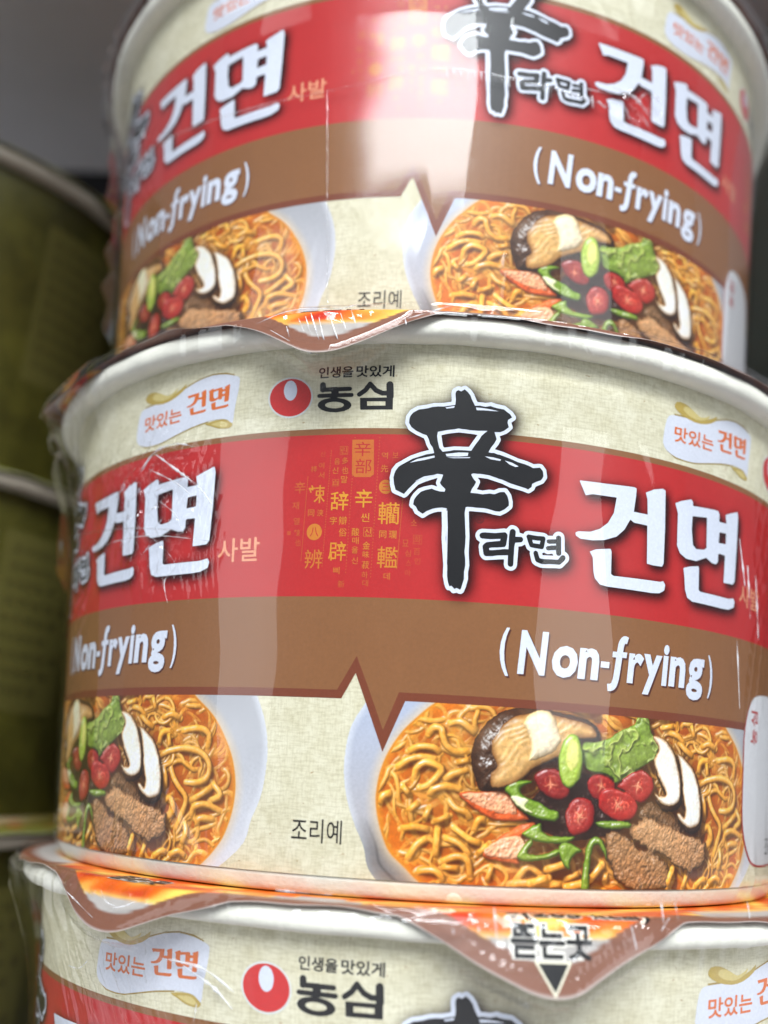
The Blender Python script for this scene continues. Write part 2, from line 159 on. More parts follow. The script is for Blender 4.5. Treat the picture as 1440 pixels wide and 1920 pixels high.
def new_mesh(name, verts, faces, cols=None, uv=None, smooth=True):
    me = bpy.data.meshes.new(name)
    verts = np.asarray(verts, np.float32) * CM
    me.from_pydata(verts.tolist() if len(verts) < 50000 else [], [], faces if len(verts) < 50000 else [])
    if len(verts) >= 50000:
        F = np.asarray(faces, np.int32)
        me.vertices.add(len(verts))
        me.vertices.foreach_set('co', verts.ravel())
        k = F.shape[1]
        me.loops.add(F.size)
        me.loops.foreach_set('vertex_index', F.ravel())
        me.polygons.add(len(F))
        me.polygons.foreach_set('loop_start', np.arange(0, F.size, k, dtype=np.int32))
        me.update(calc_edges=True)
        me.validate()
    if cols is not None:
        c = np.ones((len(verts), 4), np.float32)
        c[:, :np.shape(cols)[1]] = cols
        a = me.attributes.new('Col', 'FLOAT_COLOR', 'POINT')
        a.data.foreach_set('color', c.ravel())
    if uv is not None:
        a = me.attributes.new('label_uv', 'FLOAT_VECTOR', 'POINT')
        q = np.zeros((len(verts), 3), np.float32)
        q[:, :2] = uv
        a.data.foreach_set('vector', q.ravel())
    if smooth:
        me.polygons.foreach_set('use_smooth', np.ones(len(me.polygons), bool))
    me.update()
    return me


def obj(name, me, mat, parent=None):
    o = bpy.data.objects.new(name, me)
    COL.objects.link(o)
    if mat is not None and not me.materials:
        me.materials.append(mat)
    if parent is not None:
        o.parent = parent
    return o


def tag(o, label=None, cat=None, group=None, kind=None):
    for k, v in (('label', label), ('category', cat), ('group', group), ('kind', kind)):
        if v:
            o[k] = v
    return o


def flat_mesh(curve):
    """filled 2D curve -> (verts 2D, faces)"""
    o = bpy.data.objects.new('tmp', curve)
    COL.objects.link(o)
    bpy.context.view_layer.update()
    me = bpy.data.meshes.new_from_object(o.evaluated_get(bpy.context.evaluated_depsgraph_get()))
    bpy.data.objects.remove(o)
    v = np.array([q.co[:2] for q in me.vertices], float).reshape(-1, 2)
    f = [tuple(p.vertices) for p in me.polygons]
    bpy.data.meshes.remove(me)
    bpy.data.curves.remove(curve)
    return v, f


def fill(loops):
    c = bpy.data.curves.new('fill', 'CURVE')
    c.dimensions = '2D'
    c.fill_mode = 'BOTH'
    for l in loops:
        s = c.splines.new('POLY')
        s.points.add(len(l) - 1)
        s.use_cyclic_u = True
        s.points.foreach_set('co', np.c_[l, np.zeros(len(l)), np.ones(len(l))].ravel())
    return flat_mesh(c)


TEXT_CACHE = {}


def text2d(body, bold=0.0, res=3):
    """glyph faces scaled to the unit box"""
    key = (body, bold)
    if key not in TEXT_CACHE:
        c = bpy.data.curves.new('text', 'FONT')
        c.body = body
        c.resolution_u = res
        c.offset = bold
        v, f = flat_mesh(c)
        lo, hi = v.min(0), v.max(0)
        TEXT_CACHE[key] = ((v - lo) / (hi - lo), f)
    return TEXT_CACHE[key]


def cut(v, f, step, lo=None):
    """slice flat faces along u so that they can follow the round wall"""
    bm = bmesh.new()
    vs = [bm.verts.new((a, b, 0)) for a, b in v]
    for q in f:
        try:
            bm.faces.new([vs[i] for i in q])
        except ValueError:
            pass
    a, b = v[:, 0].min(), v[:, 0].max()
    for k in range(int(math.floor(a / step)) + 1, int(math.ceil(b / step))):
        bmesh.ops.bisect_plane(bm, geom=bm.verts[:] + bm.edges[:] + bm.faces[:], plane_co=(k * step, 0, 0), plane_no=(1, 0, 0))
    bm.verts.index_update()
    V = np.array([q.co[:2] for q in bm.verts])
    F = [tuple(x.index for x in q.verts) for q in bm.faces]
    bm.free()
    return V, F


class Art:
    """flat printed pieces gathered into one mesh that lies on a surface"""

    def __init__(self, place=on_wall):
        self.v, self.f, self.c, self.n, self.place = [], [], [], 0, place

    def faces(self, v, f, lift, col, step=0.15):
        v, f = cut(np.asarray(v, float), f, step)
        P = self.place(v[:, 0], v[:, 1], lift)
        # all faces look outwards
        for q in f:
            a, b, c = v[q[0]], v[q[1]], v[q[2]]
            s = sum(v[q[i]][0] * v[q[(i + 1) % len(q)]][1] - v[q[i]][1] * v[q[(i + 1) % len(q)]][0] for i in range(len(q)))
            q = q if s > 0 else q[::-1]
            self.f.append(tuple(i + self.n for i in q))
        self.v.append(P)
        self.c.append(np.tile(col, (len(v), 1)) if np.ndim(col) == 1 else col)
        self.n += len(v)

    def loops(self, loops, lift, col):
        self.faces(*fill(loops), lift, col)

    def text(self, body, u0, u1, v0, v1, lift, col, bold=0.0, shear=0.0, rise=0.0):
        v, f = text2d(body, bold)
        u = u0 + v[:, 0] * (u1 - u0)
        y = v0 + v[:, 1] * (v1 - v0)
        self.faces(np.c_[u + shear * (y - v0), y + rise * (u - u0)], f, lift, col)

    def mesh(self, name):
        return new_mesh(name, np.vstack(self.v), self.f, np.vstack(self.c), smooth=False)


# ------------------------------------------------------------------ materials
def mat(name):
    m = bpy.data.materials.new(name)
    m.use_nodes = True
    nt = m.node_tree
    return m, nt, nt.nodes['Principled BSDF'], nt.nodes, nt.links


def node(N, t, **kw):
    n = N.new(t)
    for k, v in kw.items():
        setattr(n, k, v)
    return n


def noise(N, L, vec, scale, detail=4, rough=0.6, stretch=None):
    n = node(N, 'ShaderNodeTexNoise')
    n.inputs['Scale'].default_value = scale
    n.inputs['Detail'].default_value = detail
    n.inputs['Roughness'].default_value = rough
    if stretch is not None:
        mp = node(N, 'ShaderNodeMapping')
        mp.inputs['Scale'].default_value = stretch
        L.new(vec, mp.inputs['Vector'])
        vec = mp.outputs[0]
    L.new(vec, n.inputs['Vector'])
    return n.outputs['Fac']


def ramp(N, L, fac, stops):
    r = node(N, 'ShaderNodeValToRGB')
    e = r.color_ramp.elements
    while len(e) < len(stops):
        e.new(0.5)
    for q, (p, c) in zip(e, stops):
        q.position = p
        q.color = (*c, 1)
    L.new(fac, r.inputs['Fac'])
    return r.outputs['Color']


def mix(N, L, mode, fac, a, b):
    m = node(N, 'ShaderNodeMix', data_type='RGBA', blend_type=mode)
    for s, v in ((m.inputs[0], fac), (m.inputs[6], a), (m.inputs[7], b)):
        if hasattr(v, 'links'):
            L.new(v, s)
        else:
            s.default_value = v if np.ndim(v) == 0 else (*v, 1)
    return m.outputs[2]


def make_print():
    m, nt, P, N, L = mat('printed_ink')
    a = node(N, 'ShaderNodeAttribute', attribute_name='Col')
    tc = node(N, 'ShaderNodeTexCoord')
    fine = noise(N, L, tc.outputs['Object'], 2600, 2, 0.7)
    g = ramp(N, L, fine, [(0.3, (0.80, 0.80, 0.80)), (0.7, (1.0, 1.0, 1.0))])
    c = mix(N, L, 'MULTIPLY', 0.55, a.outputs['Color'], g)
    soft = noise(N, L, tc.outputs['Object'], 140, 5, 0.6)
    g2 = ramp(N, L, soft, [(0.3, (0.90, 0.90, 0.90)), (0.7, (1.0, 1.0, 1.0))])
    c = mix(N, L, 'MULTIPLY', 0.5, c, g2)
    L.new(c, P.inputs['Base Color'])
    P.inputs['Roughness'].default_value = 0.42
    P.inputs['Specular IOR Level'].default_value = 0.16
    P.inputs['Coat Weight'].default_value = 0.35
    P.inputs['Coat Roughness'].default_value = 0.36
    b = node(N, 'ShaderNodeBump')
    b.inputs['Strength'].default_value = 0.05
    b.inputs['Distance'].default_value = 0.0004
    L.new(noise(N, L, tc.outputs['Object'], 700, 3), b.inputs['Height'])
    L.new(b.outputs[0], P.inputs['Normal'])
    return m


def make_linen():
    m, nt, P, N, L = mat('cream_linen_print')
    a = node(N, 'ShaderNodeAttribute', attribute_name='label_uv')
    V = a.outputs['Vector']
    c0 = ramp(N, L, noise(N, L, V, 2.2, 5, 0.65), [(0.30, tuple(lin(214, 208, 178))), (0.70, tuple(lin(233, 229, 205)))])
    h = noise(N, L, V, 1.0, 3, 0.65, (6, 34, 1))
    vv = noise(N, L, V, 1.0, 3, 0.65, (34, 6, 1))
    hw = ramp(N, L, h, [(0.40, (0.80, 0.78, 0.71)), (0.54, (1.0, 1.0, 1.0))])
    vw = ramp(N, L, vv, [(0.40, (0.82, 0.80, 0.74)), (0.54, (1.0, 1.0, 1.0))])
    c = mix(N, L, 'MULTIPLY', 0.62, c0, hw)
    c = mix(N, L, 'MULTIPLY', 0.55, c, vw)
    sp = ramp(N, L, noise(N, L, V, 1.0, 2, 0.5, (9, 16, 1)), [(0.70, (1, 1, 1)), (0.78, tuple(lin(188, 150, 100)))])
    c = mix(N, L, 'MULTIPLY', 0.7, c, sp)
    L.new(c, P.inputs['Base Color'])
    P.inputs['Roughness'].default_value = 0.45
    P.inputs['Specular IOR Level'].default_value = 0.16
    return m


def make_plain(name, col, rough=0.5, var=0.08, scale=60, spec=0.4, metal=0.0, bump=0.0):
    m, nt, P, N, L = mat(name)
    tc = node(N, 'ShaderNodeTexCoord')
    f = noise(N, L, tc.outputs['Object'], scale, 6, 0.65)
    c = np.array(col)
    L.new(ramp(N, L, f, [(0.3, tuple(c * (1 - var))), (0.7, tuple(np.minimum(c * (1 + var), 1)))]), P.inputs['Base Color'])
    P.inputs['Roughness'].default_value = rough
    P.inputs['Specular IOR Level'].default_value = spec
    P.inputs['Metallic'].default_value = metal
    if bump:
        b = node(N, 'ShaderNodeBump')
        b.inputs['Strength'].default_value = bump
        b.inputs['Distance'].default_value = 0.0006
        L.new(noise(N, L, tc.outputs['Object'], scale * 4, 4), b.inputs['Height'])
        L.new(b.outputs[0], P.inputs['Normal'])
    return m


def make_foil():
    m, nt, P, N, L = mat('lid_foil_print')
    a = node(N, 'ShaderNodeAttribute', attribute_name='Col')
    L.new(a.outputs['Color'], P.inputs['Base Color'])
    P.inputs['Roughness'].default_value = 0.40
    P.inputs['Specular IOR Level'].default_value = 0.35
    tc = node(N, 'ShaderNodeTexCoord')
    b = node(N, 'ShaderNodeBump')
    b.inputs['Strength'].default_value = 0.18
    b.inputs['Distance'].default_value = 0.001
    L.new(noise(N, L, tc.outputs['Object'], 160, 4), b.inputs['Height'])
    L.new(b.outputs[0], P.inputs['Normal'])
    return m


def make_shade():
    """ink shadow printed around lettering: opacity from the colour's alpha"""
    m, nt, P, N, L = mat('printed_soft_ink')
    a = node(N, 'ShaderNodeAttribute', attribute_name='Col')
    L.new(a.outputs['Color'], P.inputs['Base Color'])
    L.new(a.outputs['Alpha'], P.inputs['Alpha'])
    P.inputs['Roughness'].default_value = 0.42
    P.inputs['Specular IOR Level'].default_value = 0.16
    return m


def make_film():
    m, nt, P, N, L = mat('clear_shrink_film')
    N.remove(P)
    out = N['Material Output']
    tr = node(N, 'ShaderNodeBsdfTransparent')
    tr.inputs[0].default_value = (0.985, 0.985, 0.985, 1)
    gl = node(N, 'ShaderNodeBsdfGlossy')
    gl.inputs['Roughness'].default_value = 0.085
    gl.inputs['Color'].default_value = (1, 1, 1, 1)
    fr = node(N, 'ShaderNodeFresnel')
    fr.inputs['IOR'].default_value = 1.42
    mul = node(N, 'ShaderNodeMath', operation='MULTIPLY')
    mul.inputs[1].default_value = 1.15
    mul.use_clamp = True
    tc = node(N, 'ShaderNodeTexCoord')
    b = node(N, 'ShaderNodeBump')
    b.inputs['Strength'].default_value = 0.10
    b.inputs['Distance'].default_value = 0.001
    L.new(noise(N, L, tc.outputs['Object'], 55, 1.5, 0.55, (1, 1, 0.35)), b.inputs['Height'])
    L.new(b.outputs[0], gl.inputs['Normal'])
    L.new(fr.outputs[0], mul.inputs[0])
    mx = node(N, 'ShaderNodeMixShader')
    cap = node(N, 'ShaderNodeMath', operation='MINIMUM')
    cap.inputs[1].default_value = 0.30
    L.new(mul.outputs[0], cap.inputs[0])
    L.new(cap.outputs[0], mx.inputs[0])
    L.new(tr.outputs[0], mx.inputs[1])
    L.new(gl.outputs[0], mx.inputs[2])
    L.new(mx.outputs[0], out.inputs['Surface'])
    return m


INK = make_print()
SOFT = make_shade()
LINEN = make_linen()
FOIL = make_foil()
FILM = make_film()
PAPER = make_plain('white_paper_rim', lin(230, 228, 215), 0.65, 0.04, 300, 0.12, 0, 0.2)
PAPER_SHADED = make_plain('shaded_paper_rim', lin(158, 150, 136), 0.6, 0.05, 300, 0.15, 0, 0.2)  # same rim paper, with the back stack's shade put into its colour
PAPER_IN = make_plain('paper_underside', lin(205, 203, 196), 0.7, 0.04, 300)

# ------------------------------------------------------------------ the setting: a shop shelf
def box(name, x0, x1, y0, y1, z0, z1, m, bevel=0.15):
    bm = bmesh.new()
    bmesh.ops.create_cube(bm, size=1)
    for v in bm.verts:
        v.co = Vector(((x0 + x1) / 2 + v.co.x * (x1 - x0), (y0 + y1) / 2 + v.co.y * (y1 - y0), (z0 + z1) / 2 + v.co.z * (z1 - z0))) * CM
    bmesh.ops.bevel(bm, geom=bm.edges[:], offset=bevel * CM, segments=2, affect='EDGES')
    me = bpy.data.meshes.new(name)
    bm.to_mesh(me)
    bm.free()
    return tag(obj(name, me, m), kind='structure')


METAL = make_plain('painted_shelf_metal', lin(222, 220, 222), 0.5, 0.05, 25, 0.4, 0, 0.1)
METAL_SHADED = make_plain('shaded_back_panel', lin(34, 33, 35), 0.6, 0.08, 20, 0.2)  # near-black colour stands in for the deep shade behind the cups
METAL_GREEN = make_plain('grey_green_divider', lin(126, 132, 122), 0.55, 0.05, 20, 0.3)
box('floor', -60, 60, -13, 24, -2.0, 0.0, METAL)
box('ceiling', -60, 60, -14.5, 24, 32.5, 34.5, METAL)
box('wall_back', -60, 60, 16.6, 17.6, 0.01, 32.49, METAL_SHADED, 0.05)
box('wall_right', 10.2, 10.7, 2.5, 16.59, 0.01, 32.49, METAL_GREEN, 0.05)

# ------------------------------------------------------------------ printed picture of the bowl of noodles
def spline(P, closed, n=6):
    P = np.asarray(P, float)
    N_ = len(P)
    out = []
    for i in range(N_ if closed else N_ - 1):
        if closed:
            a, b, c, d = P[i - 1], P[i], P[(i + 1) % N_], P[(i + 2) % N_]
        else:
            a, b, c, d = P[max(i - 1, 0)], P[i], P[i + 1], P[min(i + 2, N_ - 1)]
        for t in np.arange(n) / n:
            out.append(.5 * (2 * b + (c - a) * t + (2 * a - 5 * b + 4 * c - d) * t * t + (3 * b - a - 3 * c + d) * t ** 3))
    if not closed:
        out.append(P[-1])
    return np.array(out)


class Canvas:
    def __init__(self, u0, u1, v0, v1, res):
        self.u0, self.v0, self.res = u0, v0, res
        self.nx, self.ny = int((u1 - u0) * res) + 1, int((v1 - v0) * res) + 1
        self.X, self.Y = [q.astype(np.float32) for q in np.meshgrid(u0 + np.arange(self.nx) / res, v0 + np.arange(self.ny) / res)]
        self.ns = {}

    def fbm(self, scale, seed=0, octaves=3):
        """smooth value noise over the sheet, 0..1; scale = cells per cm"""
        key = (scale, seed)
        if key not in self.ns:
            rng = np.random.default_rng(seed + 11)
            out, amp, tot, s = 0, 1.0, 0, scale
            for o in range(octaves):
                a = 0.6 + 0.9 * o                       # turn each octave so that no grid shows
                x0, y0 = self.X - self.u0, self.Y - self.v0
                gx = (x0 * math.cos(a) - y0 * math.sin(a)) * s
                gy = (x0 * math.sin(a) + y0 * math.cos(a)) * s
                gx, gy = gx - gx.min(), gy - gy.min()
                g = rng.random((int(gy.max()) + 3, int(gx.max()) + 3)).astype(np.float32)
                ix, iy = gx.astype(int), gy.astype(int)
                fx, fy = gx - ix, gy - iy
                fx, fy = fx * fx * (3 - 2 * fx), fy * fy * (3 - 2 * fy)
                out = out + amp * ((g[iy, ix] * (1 - fx) + g[iy, ix + 1] * fx) * (1 - fy) + (g[iy + 1, ix] * (1 - fx) + g[iy + 1, ix + 1] * fx) * fy)
                tot += amp
                amp *= 0.5
                s *= 2
            self.ns[key] = out / tot
        return self.ns[key]

    def window(self, P, pad):
        a = np.floor((P.min(0) - pad - (self.u0, self.v0)) * self.res).astype(int)
        b = np.ceil((P.max(0) + pad - (self.u0, self.v0)) * self.res).astype(int) + 1
        x0, y0 = max(a[0], 0), max(a[1], 0)
        x1, y1 = min(b[0], self.nx), min(b[1], self.ny)
        if x0 >= x1 or y0 >= y1:
            return None
        return slice(y0, y1), slice(x0, x1)

    def sd(self, P, pad=0.12, closed=True):
        """distance to an outline (negative inside) or a path, and the place along it, in a window round it"""
        w_ = self.window(P, pad)
        if w_ is None:
            return None, None, None
        X, Y = self.X[w_], self.Y[w_]
        D = np.full(X.shape, 1e9, np.float32)
        T = np.zeros(X.shape, np.float32)
        ins = np.zeros(X.shape, bool)
        n = len(P)
        m = n if closed else n - 1
        for i in range(m):
            a, b = P[i], P[(i + 1) % n]
            ab = b - a
            t = np.clip(((X - a[0]) * ab[0] + (Y - a[1]) * ab[1]) / (ab @ ab + 1e-12), 0, 1)
            d = (X - a[0] - t * ab[0]) ** 2 + (Y - a[1] - t * ab[1]) ** 2
            k = d < D
            D = np.where(k, d, D)
            T = np.where(k, (i + t) / m, T)
            if closed and a[1] != b[1]:
                ins ^= ((a[1] > Y) != (b[1] > Y)) & (X < (b[0] - a[0]) * (Y - a[1]) / (b[1] - a[1]) + a[0])
        D = np.sqrt(D)
        return w_, (np.where(ins, -D, D) if closed else D), T

    def far(self, P, k=5):
        """distance over the whole sheet, worked out on a coarse grid"""
        c = Canvas(self.u0, self.u0 + (self.nx - 1) / self.res, self.v0, self.v0 + (self.ny - 1) / self.res, self.res / k)
        _, D, _ = c.sd(P, 99)
        gx, gy = np.arange(self.nx) / k, np.arange(self.ny) / k
        D = np.array([np.interp(gx, np.arange(c.nx), r) for r in D])
        return np.array([np.interp(gy, np.arange(c.ny), r) for r in D.T]).T.astype(np.float32)


def blur(a, s):
    k = np.exp(-0.5 * (np.arange(-int(2.5 * s), int(2.5 * s) + 1) / s) ** 2)
    k = (k / k.sum()).astype(np.float32)
    h = len(k) // 2
    p = np.pad(a, h, mode='edge')
    o = sum(k[i] * p[i:i + a.shape[0], :] for i in range(len(k)))
    return sum(k[i] * o[:, i:i + a.shape[1]] for i in range(len(k)))


def paint_food():
    """the bowl's picture: a relief of soup, strands and toppings, shaded as the print shows it"""
    u0, u1, v0, v1 = -1.0, 6.05, 0.0, 2.2
    RES, SSF = 128, 2
    cv = Canvas(u0, u1, v0, v1, RES * SSF)
    F = {k: np.array(v, float).reshape(-1, 2) / 1000 for k, v in FOOD.items()}
    X, Y = cv.X, cv.Y
    low_b, top_b = [(4.7, -0.22), (3.7, -0.42), (1.5, -0.42), (0.45, -0.2)], [(0.55, 2.40), (1.5, 2.62), (3.6, 2.62), (4.55, 2.36)]
    bw = [tuple(q) for q in F['bowl']]
    rimb = np.array(bw[1:10] + [(0.3, 2.75), (1.5, 3.0), (3.8, 3.0), (4.9, 2.75)] + bw[10:-1] + [(4.75, -0.35), (3.6, -0.6), (1.4, -0.6), (0.1, -0.35)])
    ring = np.array([tuple(q) for q in F['broth'][:12]] + top_b + [tuple(q) for q in F['broth'][12:]] + low_b)
    Dbowl, Dbroth = cv.far(spline(rimb, True, 4)), cv.far(spline(ring, True, 5))
    rng = np.random.default_rng(5)
    H = (0.010 * (cv.fbm(2.5, 1) - 0.5)).astype(np.float32)         # soup surface
    n1, n2, n6, n14, n30, n50 = cv.fbm(1.6, 1), cv.fbm(5, 2), cv.fbm(6, 4), cv.fbm(14, 5), cv.fbm(26, 6), cv.fbm(45, 9)
    s = np.clip(0.6 * n1 + 0.4 * n2 + 0.02, 0, 1)[..., None]
    A = (np.array((150, 56, 8.)) * (1 - s) + np.array((222, 122, 26.)) * s).astype(np.float32)
    SOUP = A.copy()
    G = np.full(X.shape, 0.35, np.float32)                          # gloss

    def stamp(w_, h, col, gloss, mask, soft=True):
        k = mask & (h > H[w_])
        H[w_] = np.where(k, h, H[w_])
        A[w_] = np.where(k[..., None], col, A[w_])
        G[w_] = np.where(k, gloss, G[w_])

    def strand(P, r, z, arch, tint):
        C = spline(P, False, 4)
        w_, D, T = cv.sd(C, r * 1.3, False)
        if w_ is None:
            return
        rr = r * (0.82 + 0.36 * cv.fbm(7, 31)[w_])
        q = np.clip(1 - (D / rr) ** 2, 0, 1)
        top = z + arch * np.sin(PI * T) - 0.04 * np.abs(2 * T - 1) ** 4
        h = top + rr * np.sqrt(q)
        m = (D < rr) & (h > -0.085)
        col = np.array((238, 162, 58.)) * tint + np.array((16, 20, 26.)) * (n14[w_] - 0.5)[..., None] * 2
        deep = np.clip((0.012 - h) / 0.055, 0, 1)[..., None]                 # sunk strands take the soup's colour
        col = col * (1 - deep * 0.92) + SOUP[w_] * deep * 0.92
        stamp(w_, np.where(h < 0, h * 0.12 + 0.004, h), col, 0.85 + 0 * D, m & (Dbroth[w_] < -0.03))

    for _ in range(800):
        x, y = rng.uniform(-0.42, 5.45), rng.uniform(-0.05, 2.2)
        if 1.3 < x < 3.3 and 0.5 < y < 1.55:
            continue
        a, n = rng.uniform(0, 2 * PI), rng.integers(4, 12)
        bend, P = rng.uniform(-0.6, 0.6), [(x, y)]
        for i in range(n):
            a += bend + rng.normal(0, .2)
            if rng.random() < 0.22:
                bend = -bend
            P.append((P[-1][0] + 0.10 * math.cos(a), P[-1][1] + 0.085 * math.sin(a)))
        strand(np.array(P), rng.uniform(0.020, 0.036), rng.uniform(-0.10, -0.004), rng.uniform(0.0, 0.07), rng.uniform(0.84, 1.0))
    for i, q in enumerate(NOODLES):
        P = np.array(q, float).reshape(-1, 2) / 1000
        strand(P, 0.044 if len(P) > 2 else 0.038, rng.uniform(0.0, 0.04), 0.06, rng.uniform(0.96, 1.08))

    def lump(key, z, dome, wd, col, edge=None, ew=0.03, bump=0.0, gloss=0.3, tex=None, colvar=0.25, smooth=True, P=None, lip=0.0, tilt=(0, 0), rag=1.0):
        P = F[key] if P is None else P
        C = spline(P, True, 4) if smooth else P
        w_, D, _ = cv.sd(C, 0.03)
        if w_ is None:
            return
        D = D + rag * (0.016 * (n30[w_] - 0.5) + 0.02 * (n14[w_] - 0.5)) + (rag - 1) * 0.025 * (n6[w_] - 0.5)     # ragged cut edge
        d = np.clip(-D / wd, 0, 1)
        h = z + dome * np.sqrt(np.clip(1 - (1 - d) ** 2, 0, 1)) + lip * np.exp(-((D + 0.03) / 0.02) ** 2)
        c = P.mean(0)
        h = h + tilt[0] * (X[w_] - c[0]) + tilt[1] * (Y[w_] - c[1])
        if tex is not None:
            h = h + bump * (tex[w_] - 0.5)
        cc = np.tile(np.array(col, float), (*D.shape, 1))
        v = (0.6 * n14[w_] + 0.4 * n30[w_] - 0.5)[..., None] * 2 * colvar
        cc = cc * (1 + v)
        if edge is not None:
            e = np.clip(1 + D / ew, 0, 1)[..., None] ** 1.3
            cc = cc * (1 - e) + np.array(edge, float) * e
        stamp(w_, h, cc, gloss + 0 * D, D < 0)
        return w_, D, c

    grain = cv.fbm(9, 77) * 0.5 + 0.5 * np.abs(cv.fbm(16, 78) - 0.5) * 2
    fibre = 0.5 + 0.5 * np.sin((X * 0.9 - Y * 1.6) * 34 + 22 * cv.fbm(2.6, 12))
    vein = 1 - np.clip(np.abs(cv.fbm(4.5, 52) - 0.5) * 9, 0, 1)
    lump('dark', 0.03, 0.02, 0.2, (44, 20, 16), bump=0.05, tex=n14, gloss=0.4)
    lump('k1', 0.08, 0.05, 0.10, (206, 84, 36), bump=0.04, tex=n14, gloss=0.5)
    lump('k1t', 0.13, 0.02, 0.05, (232, 158, 118), bump=0.05, tex=n30, gloss=0.6, colvar=0.12)
    lump('k2', 0.08, 0.05, 0.10, (212, 90, 40), bump=0.04, tex=n14, gloss=0.5)
    lump('k2t', 0.13, 0.02, 0.05, (236, 166, 128), bump=0.05, tex=n30, gloss=0.6, colvar=0.12)
    lump('cap', 0.06, 0.20, 0.22, (58, 34, 20), bump=0.05, tex=n14, gloss=0.9, colvar=0.35)
    lump('gill', 0.25, 0.05, 0.20, (204, 160, 96), edge=(120, 76, 36), ew=0.10, bump=0.022, tex=0.25 * fibre + 0.9 * n6, gloss=0.55, colvar=0.18)
    w_, D, c = lump('stem', 0.27, 0.09, 0.16, (240, 226, 198), bump=0.03, tex=n6, gloss=0.5, colvar=0.06, edge=(206, 170, 116), ew=0.07)
    lump('leaf', 0.22, 0.05, 0.14, (108, 138, 46), bump=0.075, tex=0.7 * vein + 0.6 * n6, gloss=0.6, colvar=0.30)
    wl, Dl, _ = cv.sd(spline(F['leaf'], True, 4), 0.02)
    kv = (vein[wl] * (Dl < -0.01) * 0.55)[..., None]
    A[wl] = A[wl] * (1 - kv) + np.array((196, 206, 128.)) * kv
    lump('beef0', 0.16, 0.06, 0.10, (92, 60, 34), bump=0.07, tex=grain, gloss=0.35, rag=3)
    lump('beef1', 0.19, 0.07, 0.12, (172, 126, 84), bump=0.075, tex=grain, gloss=0.35, tilt=(0.03, 0.10), edge=(96, 60, 32), ew=0.04, rag=3.2)
    lump('beef2', 0.18, 0.07, 0.12, (150, 106, 66), bump=0.085, tex=grain, gloss=0.45, tilt=(0.0, 0.12), edge=(84, 52, 28), ew=0.05, rag=3.2)
    for key, k, tl in (('c5', 0.85, (0.1, 0.1)), ('c1', 1.0, (-0.1, 0.2)), ('c2', 1.0, (0.15, 0.2)), ('c4', 0.9, (-0.1, -0.1)), ('c3', 1.08, (0.0, 0.15))):
        w_, D, c = lump(key, 0.25, 0.04, 0.07, np.array((150, 24, 20)) * k, bump=0.015, tex=n14, gloss=0.8, tilt=tl, colvar=0.12)
        P = c + (F[key] - c) * 0.74 + (0.006, 0.012)
        lump(None, 0.285, 0.006, 0.06, np.array((188, 56, 44)) * k, bump=0.025, tex=n30, gloss=0.7, P=P, lip=-0.012, tilt=tl, colvar=0.30)
        wq, Dq, _ = cv.sd(spline(P, True, 4), 0.02)
        ang = np.arctan2(Y[wq] - c[1], X[wq] - c[0]) + 2.5 * cv.fbm(6, 71)[wq]
        rad = np.hypot(Y[wq] - c[1], X[wq] - c[0])
        ray = np.clip(np.cos(ang * 4 + k * 9) - 0.55, 0, 1) * 2.0 * np.clip(1 - rad / 0.13, 0, 1) + 0.7 * np.exp(-(rad / 0.035) ** 2)
        ray = (np.clip(ray, 0, 0.8) * (Dq < -0.01))[..., None]
        A[wq] = A[wq] * (1 - ray) + np.array((238, 170, 128.)) * ray
    lump('ring_o', 0.30, 0.07, 0.07, (150, 182, 58), bump=0.02, tex=n14, gloss=0.9, colvar=0.10, edge=(96, 136, 30), ew=0.03)
    lump('ring_i', 0.362, 0.02, 0.10, (218, 224, 118), bump=0.03, tex=n6, gloss=0.6, colvar=0.08, edge=(160, 184, 60), ew=0.05)
    lump('ring_h', 0.385, -0.06, 0.03, (96, 96, 34), gloss=0.3)
    for key in ('g6', 'g2', 'g3', 'g4', 'g5', 'g1'):
        lump(key, 0.20, 0.075, 0.05, (104, 142, 34), bump=0.03, tex=n14, gloss=1.0, colvar=0.16, edge=(66, 100, 18), ew=0.02)
    lump('g1w', 0.28, 0.02, 0.05, (222, 230, 180), gloss=0.9, colvar=0.08)
    for key in ('sl1', 'sl2'):
        P = F[key]
        lump(None, 0.18, 0.10, 0.08, (58, 34, 20), P=P + (0.022, -0.07), gloss=0.7)
        lump(key, 0.29, 0.045, 0.10, (240, 238, 236), bump=0.012, tex=n6, gloss=0.35, colvar=0.03, edge=(150, 98, 44), ew=0.05)
    for P in ([(2.35, .12), (2.52, .30)], [(3.62, .04), (3.72, .26)], [(1.72, .22), (2.0, .30)], [(1.5, .05), (1.75, .12)], [(2.0, .02), (2.3, .08)]):
        strand(np.array(P), 0.05, 0.14, 0.04, 1.05)

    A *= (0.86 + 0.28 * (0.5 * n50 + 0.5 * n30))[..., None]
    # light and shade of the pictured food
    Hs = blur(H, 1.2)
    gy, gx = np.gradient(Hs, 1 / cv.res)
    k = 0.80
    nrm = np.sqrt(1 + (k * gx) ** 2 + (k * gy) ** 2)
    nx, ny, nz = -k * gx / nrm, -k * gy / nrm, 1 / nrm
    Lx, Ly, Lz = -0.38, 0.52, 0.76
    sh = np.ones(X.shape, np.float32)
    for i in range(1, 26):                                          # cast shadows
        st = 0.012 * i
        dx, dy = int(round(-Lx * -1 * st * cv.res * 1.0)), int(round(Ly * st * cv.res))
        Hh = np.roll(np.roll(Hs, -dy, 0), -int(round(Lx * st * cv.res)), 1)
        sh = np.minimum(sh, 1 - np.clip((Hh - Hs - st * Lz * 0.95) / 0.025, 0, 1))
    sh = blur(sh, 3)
    ao = np.clip(1 - 3.0 * np.clip(blur(Hs, 14) - Hs, 0, 1), 0.25, 1) * np.clip(1 - 2.6 * np.clip(blur(Hs, 36) - Hs, 0, 1), 0.45, 1)
